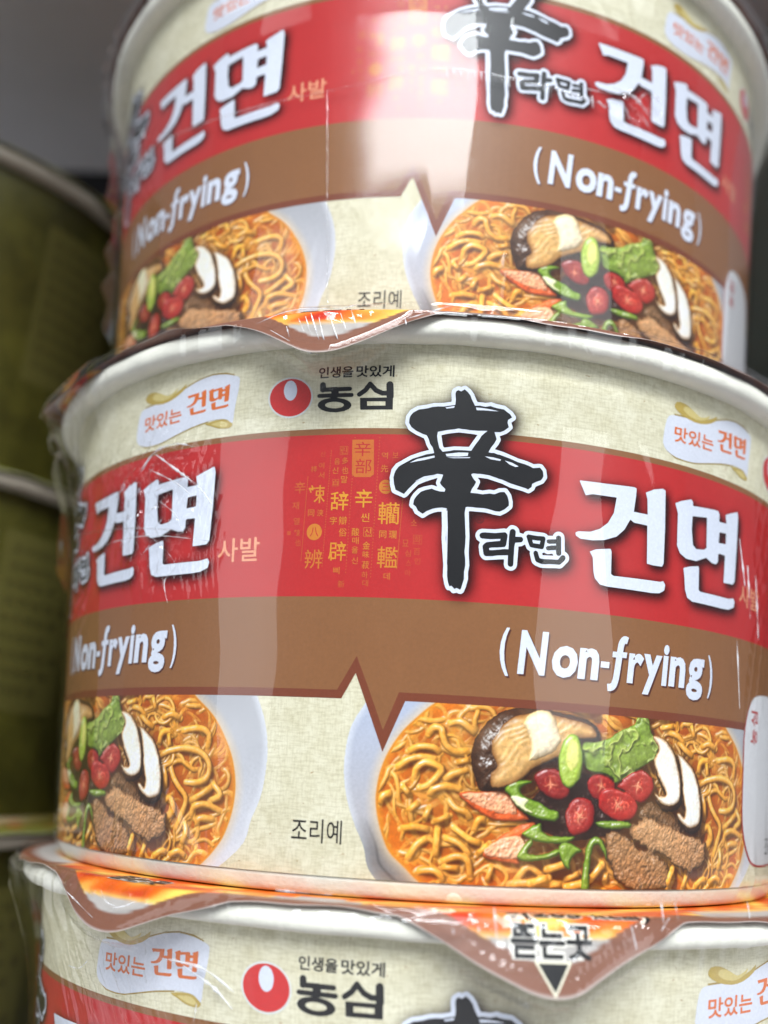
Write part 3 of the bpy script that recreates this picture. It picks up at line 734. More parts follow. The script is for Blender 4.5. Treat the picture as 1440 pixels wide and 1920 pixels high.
    dif = np.clip(nx * Lx + ny * Ly + nz * Lz, 0, 1)
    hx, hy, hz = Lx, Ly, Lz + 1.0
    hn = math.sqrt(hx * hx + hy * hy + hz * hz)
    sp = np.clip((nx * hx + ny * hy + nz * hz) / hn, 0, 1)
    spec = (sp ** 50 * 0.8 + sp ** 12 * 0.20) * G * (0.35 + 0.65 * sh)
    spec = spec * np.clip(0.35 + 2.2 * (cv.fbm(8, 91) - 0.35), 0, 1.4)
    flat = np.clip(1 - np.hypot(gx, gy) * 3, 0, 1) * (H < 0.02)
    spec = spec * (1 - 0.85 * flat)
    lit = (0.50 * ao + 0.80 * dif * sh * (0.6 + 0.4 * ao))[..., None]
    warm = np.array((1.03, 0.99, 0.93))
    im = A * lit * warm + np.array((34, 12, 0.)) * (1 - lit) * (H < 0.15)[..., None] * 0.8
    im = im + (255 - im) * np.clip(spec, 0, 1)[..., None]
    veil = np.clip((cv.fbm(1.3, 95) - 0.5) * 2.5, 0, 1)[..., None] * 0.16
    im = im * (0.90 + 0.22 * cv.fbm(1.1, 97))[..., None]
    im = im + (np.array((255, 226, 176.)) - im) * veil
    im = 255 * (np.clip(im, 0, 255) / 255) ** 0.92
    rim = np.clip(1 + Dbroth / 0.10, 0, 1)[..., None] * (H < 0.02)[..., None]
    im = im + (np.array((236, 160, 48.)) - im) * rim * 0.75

    # the china bowl round it
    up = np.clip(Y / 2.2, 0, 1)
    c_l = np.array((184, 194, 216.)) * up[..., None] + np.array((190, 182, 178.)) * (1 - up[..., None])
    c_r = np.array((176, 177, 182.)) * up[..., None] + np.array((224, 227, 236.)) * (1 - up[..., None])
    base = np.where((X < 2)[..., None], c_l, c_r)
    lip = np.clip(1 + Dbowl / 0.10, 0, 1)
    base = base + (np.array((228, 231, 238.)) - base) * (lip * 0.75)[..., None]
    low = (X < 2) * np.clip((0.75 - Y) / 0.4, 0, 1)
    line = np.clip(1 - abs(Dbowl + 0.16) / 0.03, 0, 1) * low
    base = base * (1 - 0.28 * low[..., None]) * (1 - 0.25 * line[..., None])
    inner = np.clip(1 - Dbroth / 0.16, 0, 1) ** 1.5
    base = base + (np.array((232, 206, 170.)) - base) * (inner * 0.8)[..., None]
    keep = np.clip(0.5 - Dbroth / 0.02, 0, 1)
    keep = np.maximum(keep, (H > 0.05) * (Dbroth < 0.2))
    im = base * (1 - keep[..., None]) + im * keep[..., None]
    ht = np.sin((X + Y) * 2 * PI * 34) * np.sin((X - Y) * 2 * PI * 34)      # screen dots of the offset print
    im = np.clip(im * (1 + 0.035 * ht[..., None]), 0, 255)
    ny_, nx_ = cv.ny // SSF, cv.nx // SSF
    im = im[:ny_ * SSF, :nx_ * SSF].reshape(ny_, SSF, nx_, SSF, 3).mean((1, 3))
    db = Dbowl[:ny_ * SSF:SSF, :nx_ * SSF:SSF]
    gu, gv = np.meshgrid(u0 + (np.arange(nx_) * SSF + SSF / 2) / cv.res, v0 + (np.arange(ny_) * SSF) / cv.res)
    idx = np.arange(nx_ * ny_).reshape(ny_, nx_)
    quads = np.stack([idx[:-1, :-1], idx[:-1, 1:], idx[1:, 1:], idx[1:, :-1]], -1).reshape(-1, 4)
    quads = quads[(db.ravel()[quads] < 0.004).all(1)]
    used = np.unique(quads)
    back = np.full(nx_ * ny_, -1)
    back[used] = np.arange(len(used))
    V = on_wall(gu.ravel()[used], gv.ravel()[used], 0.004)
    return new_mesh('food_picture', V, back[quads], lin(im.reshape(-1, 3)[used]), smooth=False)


# ------------------------------------------------------------------ print parts of one fifth of the label
WHITE_INK, BLACK_INK = lin(226, 232, 246), lin(12, 12, 15)
RED, BROWN, BORDER, GOLD = lin(192, 40, 40), lin(142, 94, 56), lin(124, 62, 38), lin(222, 156, 44)
U_A = -2.75
U_B = U_A + PW


def strip(art, v_lo, v_hi, lift, col):
    us = np.linspace(U_A, U_B, 91)
    v = np.r_[np.c_[us, np.full(91, v_lo)], np.c_[us, np.full(91, v_hi)]]
    f = [(i, i + 1, i + 92, i + 91) for i in range(90)]
    art.faces(v, f, lift, col, step=50)


def gauss(a, s):
    k = np.exp(-0.5 * (np.arange(-int(3 * s), int(3 * s) + 1) / s) ** 2)
    k /= k.sum()
    a = np.apply_along_axis(lambda r: np.convolve(r, k, 'same'), 0, a)
    return np.apply_along_axis(lambda r: np.convolve(r, k, 'same'), 1, a)


def soft_print(name, keys, du, dv, sigma, strength, col, lift, extra=None):
    """soft dark ink behind lettering"""
    L_ = [l for k in keys for l in loops_of(k)] + (extra or [])
    A = np.vstack(L_)
    res = 42
    pad = 0.4
    cv = Canvas(A[:, 0].min() - pad, A[:, 0].max() + pad, A[:, 1].min() - pad, A[:, 1].max() + pad, res)
    m = np.zeros(cv.X.shape, bool)
    for P in L_:
        for i in range(len(P)):
            a, b = P[i], P[(i + 1) % len(P)]
            if a[1] != b[1]:
                m ^= ((a[1] > cv.Y) != (b[1] > cv.Y)) & (cv.X < (b[0] - a[0]) * (cv.Y - a[1]) / (b[1] - a[1]) + a[0])
    al = np.clip(gauss(m.astype(float), sigma * res) * strength, 0, 0.92)
    idx = np.arange(cv.nx * cv.ny).reshape(cv.ny, cv.nx)
    quads = np.stack([idx[:-1, :-1], idx[:-1, 1:], idx[1:, 1:], idx[1:, :-1]], -1).reshape(-1, 4)
    keep = (al.ravel()[quads] > 0.015).any(1)
    quads = quads[keep]
    used = np.unique(quads)
    back = np.full(cv.nx * cv.ny, -1)
    back[used] = np.arange(len(used))
    V = on_wall(cv.X.ravel()[used] + du, cv.Y.ravel()[used] + dv, lift)
    C = np.c_[np.tile(col, (len(used), 1)), al.ravel()[used]]
    return new_mesh(name, V, back[quads].tolist(), C, smooth=False)


def build_panel():
    out = []

    def part(name, art, m=INK):
        out.append((name, art.mesh(name) if isinstance(art, Art) else art, m))
    part('food_picture', paint_food())
    a = Art()
    strip(a, 3.464, 5.651, 0.007, RED)
    part('red_band', a)
    a = Art()
    strip(a, 5.651, 5.735, 0.0075, BROWN)
    zi, zo = loops_of('zig_in')[0], loops_of('zig_out')[0]
    vi, vo = 2.272, 2.166
    zi[0, 1] = zi[-1, 1] = vi
    zo[0, 1] = zo[-1, 1] = vo
    us = lambda x0, x1: np.linspace(x0, x1, 24)
    top = [(x, 3.464) for x in np.linspace(U_B, U_A, 60)]
    low = [(x, vi) for x in us(U_A, zi[0, 0])[:-1]] + [tuple(q) for q in zi] + [(x, vi) for x in us(zi[-1, 0], U_B)[1:]]
    a.loops([np.array(low + top)], 0.007, BROWN)
    part('brown_band', a)
    a = Art()
    low2 = [(x, vo) for x in us(U_A, zo[0, 0])[:-1]] + [tuple(q) for q in zo] + [(x, vo) for x in us(zo[-1, 0], U_B)[1:]]
    a.loops([np.array(low2 + low[::-1])], 0.007, BORDER)
    part('zigzag_border', a)
    # printed shadows
    part('printed_shadow', soft_print('printed_shadow', ['title'], 0.05, -0.045, 0.075, 1.35, lin(46, 8, 10), 0.010), SOFT)
    part('printed_shadow', soft_print('printed_shadow', ['brush_white', 'sub_white'], 0.04, -0.035, 0.085, 1.3, lin(40, 8, 8), 0.010), SOFT)
    # brush character and small name
    a = Art()
    a.loops(loops_of('brush_white'), 0.014, WHITE_INK)
    a.loops(loops_of('brush_black'), 0.018, BLACK_INK)
    for l in loops_of('brush_streaks'):
        a.loops([l], 0.021, WHITE_INK)
    part('brush_character', a)
    a = Art()
    a.loops(loops_of('sub_white'), 0.015, WHITE_INK)
    a.loops(loops_of('sub_black'), 0.019, BLACK_INK)
    a.text('\u00ae', 0.585, 0.70, 4.500, 4.615, 0.015, lin(70, 12, 14), 0.0)
    part('small_lettering', a)
    a = Art()
    a.loops(loops_of('title'), 0.014, WHITE_INK)
    part('title_lettering', a)
    a = Art()
    a.text('\uc0ac\ubc1c', 5.09, 5.755, 3.945, 4.275, 0.014, lin(236, 158, 122), 0.012)
    part('caption_lettering', a)
    a = Art()
    a.text('\uc870\ub9ac\uc608', -1.63, -0.955, 0.385, 0.67, 0.014, lin(40, 36, 34), 0.0)
    part('caption_lettering', a)
    # (Non-frying)
    for nm, du, dv, lift, col, b in (('printed_shadow', 0.022, -0.025, 0.011, lin(84, 42, 30), 0.035), ('subtitle_lettering', 0, 0, 0.015, WHITE_INK, 0.028)):
        a = Art()
        a.text('N', 1.215 + du, 1.585 + du, 2.592 + dv, 3.155 + dv, lift, col, b * 1.3, 0.08)
        a.text('on', 1.665 + du, 2.345 + du, 2.585 + dv, 3.00 + dv, lift, col, b * 1.35, 0.08)
        a.text('-', 2.385 + du, 2.515 + du, 2.765 + dv, 2.845 + dv, lift, col, b, 0.08)
        # f with a tail below the line
        st = spline([(2.80, 3.15), (2.745, 3.16), (2.70, 3.10), (2.678, 2.98), (2.642, 2.72), (2.617, 2.60), (2.575, 2.53), (2.50, 2.515)], False, 6)
        L_, R_ = [], []
        hw = 0.047 if nm != 'printed_shadow' else 0.05
        for i in range(len(st)):
            d = st[min(i + 1, len(st) - 1)] - st[max(i - 1, 0)]
            d = np.array((-d[1], d[0])) / np.hypot(*d) * hw
            L_.append(st[i] + d)
            R_.append(st[i] - d)
        P = np.vstack([L_, R_[::-1]]) + (du, dv)
        a.loops([P], lift, col)
        a.loops([np.array([(2.568, 2.99), (2.640, 2.99), (2.628, 2.915), (2.562, 2.915)]) + (du, dv), np.array([(2.728, 2.995), (2.795, 2.995), (2.785, 2.92), (2.718, 2.92)]) + (du, dv)], lift, col)
        a.text('r', 2.80 + du, 3.05 + du, 2.60 + dv, 3.00 + dv, lift, col, b * 1.2, 0.08)
        a.text('y', 3.045 + du, 3.365 + du, 2.475 + dv, 3.01 + dv, lift, col, b * 1.3, 0.06)
        a.text('i', 3.385 + du, 3.485 + du, 2.615 + dv, 3.17 + dv, lift, col, b * 1.2, 0.08)
        a.text('n', 3.52 + du, 3.825 + du, 2.62 + dv, 3.03 + dv, lift, col, b * 1.3, 0.08)
        a.text('g', 3.855 + du, 4.20 + du, 2.475 + dv, 3.05 + dv, lift, col, b * 1.3, 0.08)
        a.text('(', 0.975 + du, 1.10 + du, 2.555 + dv, 3.17 + dv, lift, col, b * 0.7, 0)
        a.text(')', 4.325 + du, 4.435 + du, 2.53 + dv, 3.125 + dv, lift, col, b * 0.4, 0)
        part(nm, a)
    # maker's mark
    a = Art()
    a.loops(loops_of('logo_halo'), 0.007, lin(228, 230, 226))
    a.loops(loops_of('logo_disc'), 0.011, lin(212, 46, 46))
    a.loops(loops_of('logo_drop'), 0.015, lin(222, 228, 244))
    part('maker_logo', a)
    a = Art()
    a.loops(loops_of('maker_name'), 0.008, BLACK_INK)
    a.text('\uc778\uc0dd\uc744', -1.556, -1.085, 6.452, 6.612, 0.008, BLACK_INK, 0.022)
    a.text('\ub9db\uc788\uac8c', -1.045, -0.54, 6.452, 6.616, 0.008, BLACK_INK, 0.022)
    part('maker_lettering', a)
    # small flag
    a = Art()
    a.loops(loops_of('flag_edge'), 0.006, lin(168, 140, 62))
    for l in loops_of('flag_curl'):
        v, f = fill([l])
        t = np.clip((v[:, 0] - l[:, 0].min()) / np.ptp(l[:, 0]), 0, 1)[:, None]
        a.loops([l], 0.010, lin(190, 164, 84))
        c = l.mean(0)
        a.loops([c + (l - c) * 0.62], 0.012, lin(214, 196, 128))
    a.loops(loops_of('flag'), 0.008, lin(222, 226, 238))
    ORANGE = lin(224, 112, 46)
    a.text('\ub9db\uc788\ub294', 3.475, 4.285, 6.05, 6.285, 0.012, ORANGE, 0.02, 0.05, 0.03)
    T = loops_of('title')
    tl = np.vstack(T)
    lo, hi = tl.min(0), tl.max(0)
    sc = []
    for l in T:
        q = (l - lo) / (hi - lo)
        u = 4.385 + q[:, 0] * 0.765
        sc.append(np.c_[u, 6.132 + q[:, 1] * 0.335 + 0.04 * q[:, 0]])
    a.loops(sc, 0.012, ORANGE)
    part('flag_emblem', a)
    # old dictionary characters in gold
    a = Art()

    def gold(s, x, y, h, k, ring=None, wd=None):
        # x, y in the column sheet: pixels of a 1440 wide tracing, mapped to the label
        u = -1.975 + x * 0.001640 + (y - 570) * 0.00006
        v = 5.783 - y * 0.001772
        hh = h * 0.00177
        ww = (wd or h) * 0.00166
        col = RED * (1 - k) + GOLD * k
        if ring == 'disc':
            E = np.c_[np.cos(np.arange(28) / 28 * 2 * PI) * ww * 0.9, np.sin(np.arange(28) / 28 * 2 * PI) * hh * 0.9] + (u, v)
            a.loops([E], 0.0095, col)
            col = RED
        if ring == 'box':
            o_ = np.array([(-1, -1), (1, -1), (1, 1), (-1, 1)]) * (ww * 0.65, hh * 0.65) + (u, v)
            i_ = np.array([(-1, -1), (1, -1), (1, 1), (-1, 1)]) * (ww * 0.59, hh * 0.59) + (u, v)
            a.loops([o_, i_], 0.0095, col)
        a.text(s, u - ww / 2, u + ww / 2, v - hh / 2, v + hh / 2, 0.0115, col, 0.005)

    q = np.array([(-1.055, 5.575), (-0.770, 5.575), (-0.750, 5.10), (-0.795, 5.062), (-1.0, 5.062), (-1.04, 5.10)])
    a.loops([q[::-1]], 0.0095, RED * 0.58 + GOLD * 0.42)
    a.text('\u8f9b', -1.02, -0.80, 5.345, 5.545, 0.012, RED, 0.0)
    a.text('\u90e8', -1.00, -0.785, 5.11, 5.31, 0.012, RED, 0.0)
    for s, x, y, h, k in (('\u8f9b', 675, 570, 140, 1), ('\u8f9e', 478, 590, 145, .95), ('\u8fa3', 287, 535, 140, .7), ('\u8f9f', 465, 970, 145, .8), ('\u8fa8', 268, 1030, 145, .5), ('\u8f65', 875, 680, 165, .85), ('\u8f5e', 868, 1010, 160, .7),
                          ('\uc52c', 688, 715, 66, .85), ('\u9178', 612, 825, 60, .75), ('\ub9e4', 612, 890, 52, .6), ('\uc6b8', 608, 960, 50, .6), ('\uc2e0', 608, 1040, 50, .5), ('\u91d1', 700, 925, 58, .75), ('\u5473', 698, 992, 52, .65), ('\u83fd', 695, 1070, 58, .6), ('\ud558', 690, 1145, 50, .4), ('\ub300', 695, 1205, 46, .3),
                          ('\u540c', 830, 840, 56, .7), ('\u74d3', 908, 840, 60, .65), ('\u5b57', 430, 740, 58, .7), ('\u8faf', 508, 740, 64, .7), ('\u4fd7', 508, 828, 64, .65), ('\uc090', 460, 1115, 52, .55), ('\u65b0', 500, 1215, 52, .3), ('\u540c', 243, 680, 52, .5), ('\u6d43', 320, 680, 52, .5),
                          ('\u591a', 520, 280, 50, .5), ('\u4e5f', 520, 355, 54, .55), ('\ub9d0', 515, 425, 54, .6), ('\uc74c', 455, 285, 46, .45), ('\uc2e0', 440, 355, 50, .5), ('\uc5ec', 325, 315, 46, .3), ('\uc11c', 325, 390, 48, .35), ('\u6893', 262, 340, 50, .35), ('\uc2e0', 335, 225, 40, .18),
                          ('\u8f9b', 145, 480, 92, .28), ('\uc7ac', 110, 620, 58, .3), ('\uc5f4', 120, 740, 52, .3), ('\u8fa3', 125, 830, 52, .3), ('\u4e5f', 135, 905, 50, .25), ('\u4e00', 55, 830, 30, .2),
                          ('\u5148', 838, 340, 58, .5), ('\uc5ed', 840, 240, 50, .4), ('\ubcf4', 925, 235, 46, .3), ('\ub370', 865, 1150, 50, .5), ('\ubb18', 1010, 900, 50, .25), ('\uc2ec', 1030, 975, 46, .25), ('\uc2a4', 1035, 1045, 40, .2), ('\u767e', 1100, 960, 50, .2), ('\uc778', 1105, 1030, 46, .2), ('\uc544', 1030, 1120, 46, .2), ('\uc18c', 1075, 745, 46, .3)):
        gold(s, x, y, h, k)
    gold('\u516b', 272, 825, 70, .6, 'disc')
    gold('\u4e09', 850, 480, 60, .6, 'disc')
    gold('\uc2e0', 710, 825, 52, .7, 'box')
    gold('\ub9b0', 510, 200, 50, .35, 'box')
    gold('\ud654', 1105, 870, 52, .25, 'box')
    gold('\u767d', 445, 450, 40, .5, 'box')
    for x0, y0, x1, y1 in ((392, 200, 360, 1100), (582, 100, 556, 1150), (782, 100, 758, 1180), (985, 560, 962, 1100), (205, 400, 180, 1050)):
        for i in range(0, 46):
            t = i / 46
            x, y = x0 + (x1 - x0) * t, y0 + (y1 - y0) * t
            u, v = -1.975 + x * 0.00164, 5.783 - y * 0.001772
            a.faces(np.array([(u - .004, v - .010), (u + .004, v - .010), (u + .004, v + .006), (u - .004, v + .006)]), [(0, 1, 2, 3)], 0.0095, RED * .6 + GOLD * .4, 9)
    part('gold_characters', a)
    return out


PANEL_PARTS = build_panel()


def side_box():
    """white info box printed over the joint of the label, its square code left blank"""
    a = Art()
    P = spline([(5.40, 1.63), (5.42, 2.2), (5.62, 2.60), (6.0, 2.72), (6.6, 2.72), (7.0, 2.60), (7.15, 2.2), (7.15, 0.7), (7.0, 0.36), (6.6, 0.28), (5.9, 0.30), (5.60, 0.50), (5.42, 0.9)], True, 4)
    a.loops([P + (-0.035, -0.03)], 0.010, lin(176, 52, 46))
    a.loops([P], 0.012, lin(226, 226, 228))
    for i, s in enumerate('\ub18d\uc2ec'):
        v, f = text2d(s, 0.02)
        # set sideways, reading upwards
        u = 5.62 + (1 - v[:, 1]) * 0.26
        y = 1.98 + i * 0.26 + v[:, 0] * 0.23
        a.faces(np.c_[u, y], [q[::-1] for q in f], 0.015, lin(190, 60, 56))
    return a.mesh('info_box')


# ------------------------------------------------------------------ cup shells
def lathe(profile, n=180, a0=0.0, a1=2 * PI, uv=False):
    """profile: (r, z) from bottom to top, z in cup coordinates"""
    p = np.array(profile, float)
    th = np.linspace(a0, a1, n + 1)
    V, UV = [], []
    for r, z in p:
        V.append(np.c_[r * np.sin(th), -r * np.cos(th), np.full(n + 1, z)])
        UV.append(np.c_[th * RU, np.full(n + 1, z - FOOT)])
    k = n + 1
    F = [(i * k + j, i * k + j + 1, (i + 1) * k + j + 1, (i + 1) * k + j) for i in range(len(p) - 1) for j in range(n)]
    return np.vstack(V), F, np.vstack(UV)


LID_Z, RIM_R = 7.50, 7.02           # lid height above the cup's bottom, rim radius


def wall_mesh():
    zs = np.linspace(0, 7.0, 40)
    V, F, UV = lathe([(RB + KT * z, z + FOOT) for z in zs], 360, -PI, PI)
    return new_mesh('wall', V, F, uv=UV)


def foot_mesh():
    V, F, _ = lathe([(5.2, 0.25), (5.55, 0.16), (5.62, 0.02), (5.75, 0.0), (5.98, 0.0), (6.05, 0.012), (6.09, 0.04), (6.12, 0.10), (6.15, 0.19), (6.16, 0.235), (6.10, 0.25)], 180, -PI, PI)
    return new_mesh('foot_ring', V, F)


def rim_mesh(seed):
    rng = np.random.default_rng(seed)
    t = np.linspace(-0.5 * PI - 0.5, 1.5 * PI - 0.6, 26)
    prof = [(6.84 + 0.19 * np.sign(np.cos(a)) * abs(np.cos(a)) ** 0.75, 7.305 + 0.17 * np.sign(np.sin(a)) * abs(np.sin(a)) ** 0.85) for a in t]
    prof = [(6.66, 7.16)] + prof
    V, F, _ = lathe(prof, 240, -PI, PI)
    th = np.arctan2(V[:, 0], -V[:, 1])
    # paper seam and light unevenness of the rolled edge
    j = rng.uniform(0, 0.4)
    d = 0.012 * np.sin(3 * th + j * 9) * np.cos(5 * th) - 0.018 * np.exp(-((th - 0.24 - j) / 0.012) ** 2) + 0.006 * np.sin(23 * th + 3 * np.sin(7 * th))
    V[:, 2] += d
    V[:, 0] *= 1 + d * 0.05
    return new_mesh('rim', V, F)


class Lid:
    """foil lid: flat disc, edge turned down, pull tabs hanging lower"""

    def __init__(self, tabs, seed, curl=None):
        self.tabs, self.seed = tabs, seed          # (angle, half width cm, drop cm, lean)
        self.rng = np.random.default_rng(seed)
        self.ph = self.rng.uniform(0, 6, 6)
        self.curl = curl or []                     # (angle, width, lift)

    def length(self, th):
        L_ = 0.115 + 0.03 * np.sin(9 * th + self.ph[0]) + 0.02 * np.sin(17 * th + self.ph[1]) + 0.012 * np.sin(41 * th + self.ph[2])
        for a, hw, drop, _ in self.tabs:
            x = np.abs(np.angle(np.exp(1j * (th - a)))) * RIM_R / hw
            s = np.clip(1 - x, 0, 1)
            s = np.where(x < 0.22, 1 - 0.22 - (x * x) / (4 * 0.11) + 0.11, s)          # rounded tip
            s = np.maximum(s, 0)
            L_ = L_ + drop * np.clip(s, 0, 1) ** 1.15
        return L_

    def place(self, th, s, lift=0.0):
        """th angle, s radius measured along the foil"""
        th, s = np.asarray(th, float), np.asarray(s, float)
        hang = 1.20 + 0.22 * np.sin(9 * th + self.ph[0] + 0.6) + 0.15 * np.sin(23 * th + self.ph[3])
        for a, hw, drop, lean in self.tabs:
            x = np.abs(np.angle(np.exp(1j * (th - a)))) * RIM_R / hw
            k = np.clip(1.25 - x, 0, 1)
            k = k * k * (3 - 2 * k)
            hang = hang * (1 - k) + lean * k
        for a, wd, up in self.curl:
            k = np.exp(-(np.angle(np.exp(1j * (th - a))) / wd) ** 2)
            hang = hang * (1 - k) - up * k
        e = s - RIM_R
        bend = 0.10                                   # radius of the fold
        phi = np.clip(e / bend, 0, 1) * 1.0
        ang = np.where(e > 0, np.minimum(np.maximum(e, 0) / bend, np.abs(hang)) * np.sign(hang), 0)
        arc = np.abs(hang) * bend
        sg = np.sign(hang)
        r = np.where(e <= 0, s, RIM_R + bend * np.sin(np.abs(ang)) + np.maximum(e - arc, 0) * np.cos(hang))
        z = np.where(e <= 0, LID_Z, LID_Z - sg * bend * (1 - np.cos(ang)) - np.maximum(e - arc, 0) * np.sin(hang))
        z = z + 0.012 * np.sin(5 * th + self.ph[4]) * np.clip(s - 6, 0, 1) - 0.03 * np.clip((6.6 - s) / 2, 0, 1)
        nr, nz = np.where(e > 0, np.sin(ang), 0.0), np.where(e > 0, np.cos(ang), 1.0)
        r, z = r + lift * nr, z + lift * nz
        return np.stack([r * np.sin(th), -r * np.cos(th), z], -1)

    def mesh(self, scheme):
        nt, ns = 900, 34
        th = np.linspace(-PI, PI, nt, endpoint=False)
        Lh = self.length(th)
        s_in = np.linspace(4.6, RIM_R - 0.05, 14)
        S = np.concatenate([np.tile(s_in[:, None], (1, nt)), (RIM_R - 0.05) + (Lh + 0.05)[None, :] * np.linspace(0, 1, ns - 13)[1:, None]], 0)
        TH = np.tile(th, (S.shape[0], 1))
        V = self.place(TH, S)
        edge = (RIM_R + Lh)[None, :] - S
        rng = np.random.default_rng(self.seed)
        q = rng.uniform(0, 6, 8)
        n = 0.5 + 0.22 * np.sin(TH * 19 + q[0] + 3 * np.sin(S * 5)) + 0.2 * np.sin(S * 9 + TH * 31 + q[1]) + 0.16 * np.sin(TH * 57 + q[2] + S * 13)
        n = np.clip(n, 0, 1)[..., None]
        if scheme == 'red':
            food = np.where(n < .5, lin(196, 40, 12) + (lin(236, 112, 16) - lin(196, 40, 12)) * n * 2, lin(236, 112, 16) + (lin(255, 214, 96) - lin(236, 112, 16)) * (n * 2 - 1))
            cream, brown = lin(214, 208, 202), lin(150, 98, 76)
        else:
            food = np.where(n < .72, lin(160, 150, 60), lin(214, 110, 40))
            cream, brown = lin(170, 172, 90), lin(128, 134, 60)
        lim = 6.45 + 0.05 * np.sin(3 * TH + q[3])
        for a_, hw, drop, _ in self.tabs:
            x_ = np.abs(np.angle(np.exp(1j * (TH - a_)))) * RIM_R / hw
            lim = lim + (0.42 * drop + 0.50) * np.clip(1.45 - x_, 0, 1) ** 0.6
        yel = np.clip((S - lim + 0.06) / 0.06, 0, 1)[..., None] * 0.8
        c = food * (1 - yel) + lin(244, 206, 110) * yel
        out = np.clip((S - lim) / 0.03, 0, 1)[..., None]
        c = c * (1 - out) + cream * out
        bw = 0.30 + 0.05 * np.sin(4 * TH + q[4])
        br = np.clip((bw - edge) / 0.015, 0, 1)[..., None] * (S > RIM_R - 0.35)[..., None]
        c = c * (1 - br) + brown * br
        thin = np.clip((0.016 - edge) / 0.004, 0, 1)[..., None]
        c = c * (1 - thin) + lin(222, 208, 200) * thin
        c = c * (0.62 + 0.22 * (1 - br) * (1 - out))
        k = nt
        F = [(i * k + j, i * k + (j + 1) % k, (i + 1) * k + (j + 1) % k, (i + 1) * k + j) for i in range(S.shape[0] - 1) for j in range(nt)]
        F = [f[::-1] for f in F]
        c0 = len(V.reshape(-1, 3))
        VV = np.vstack([V.reshape(-1, 3), [(0, 0, LID_Z - 0.03)]])
        CC = np.vstack([c.reshape(-1, 3), [food.reshape(-1, 3)[0]]])
        F += [(c0, (j + 1) % k, j) for j in range(nt)]
        F = [f[::-1] for f in F]
        return new_mesh('lid', VV, F, CC)


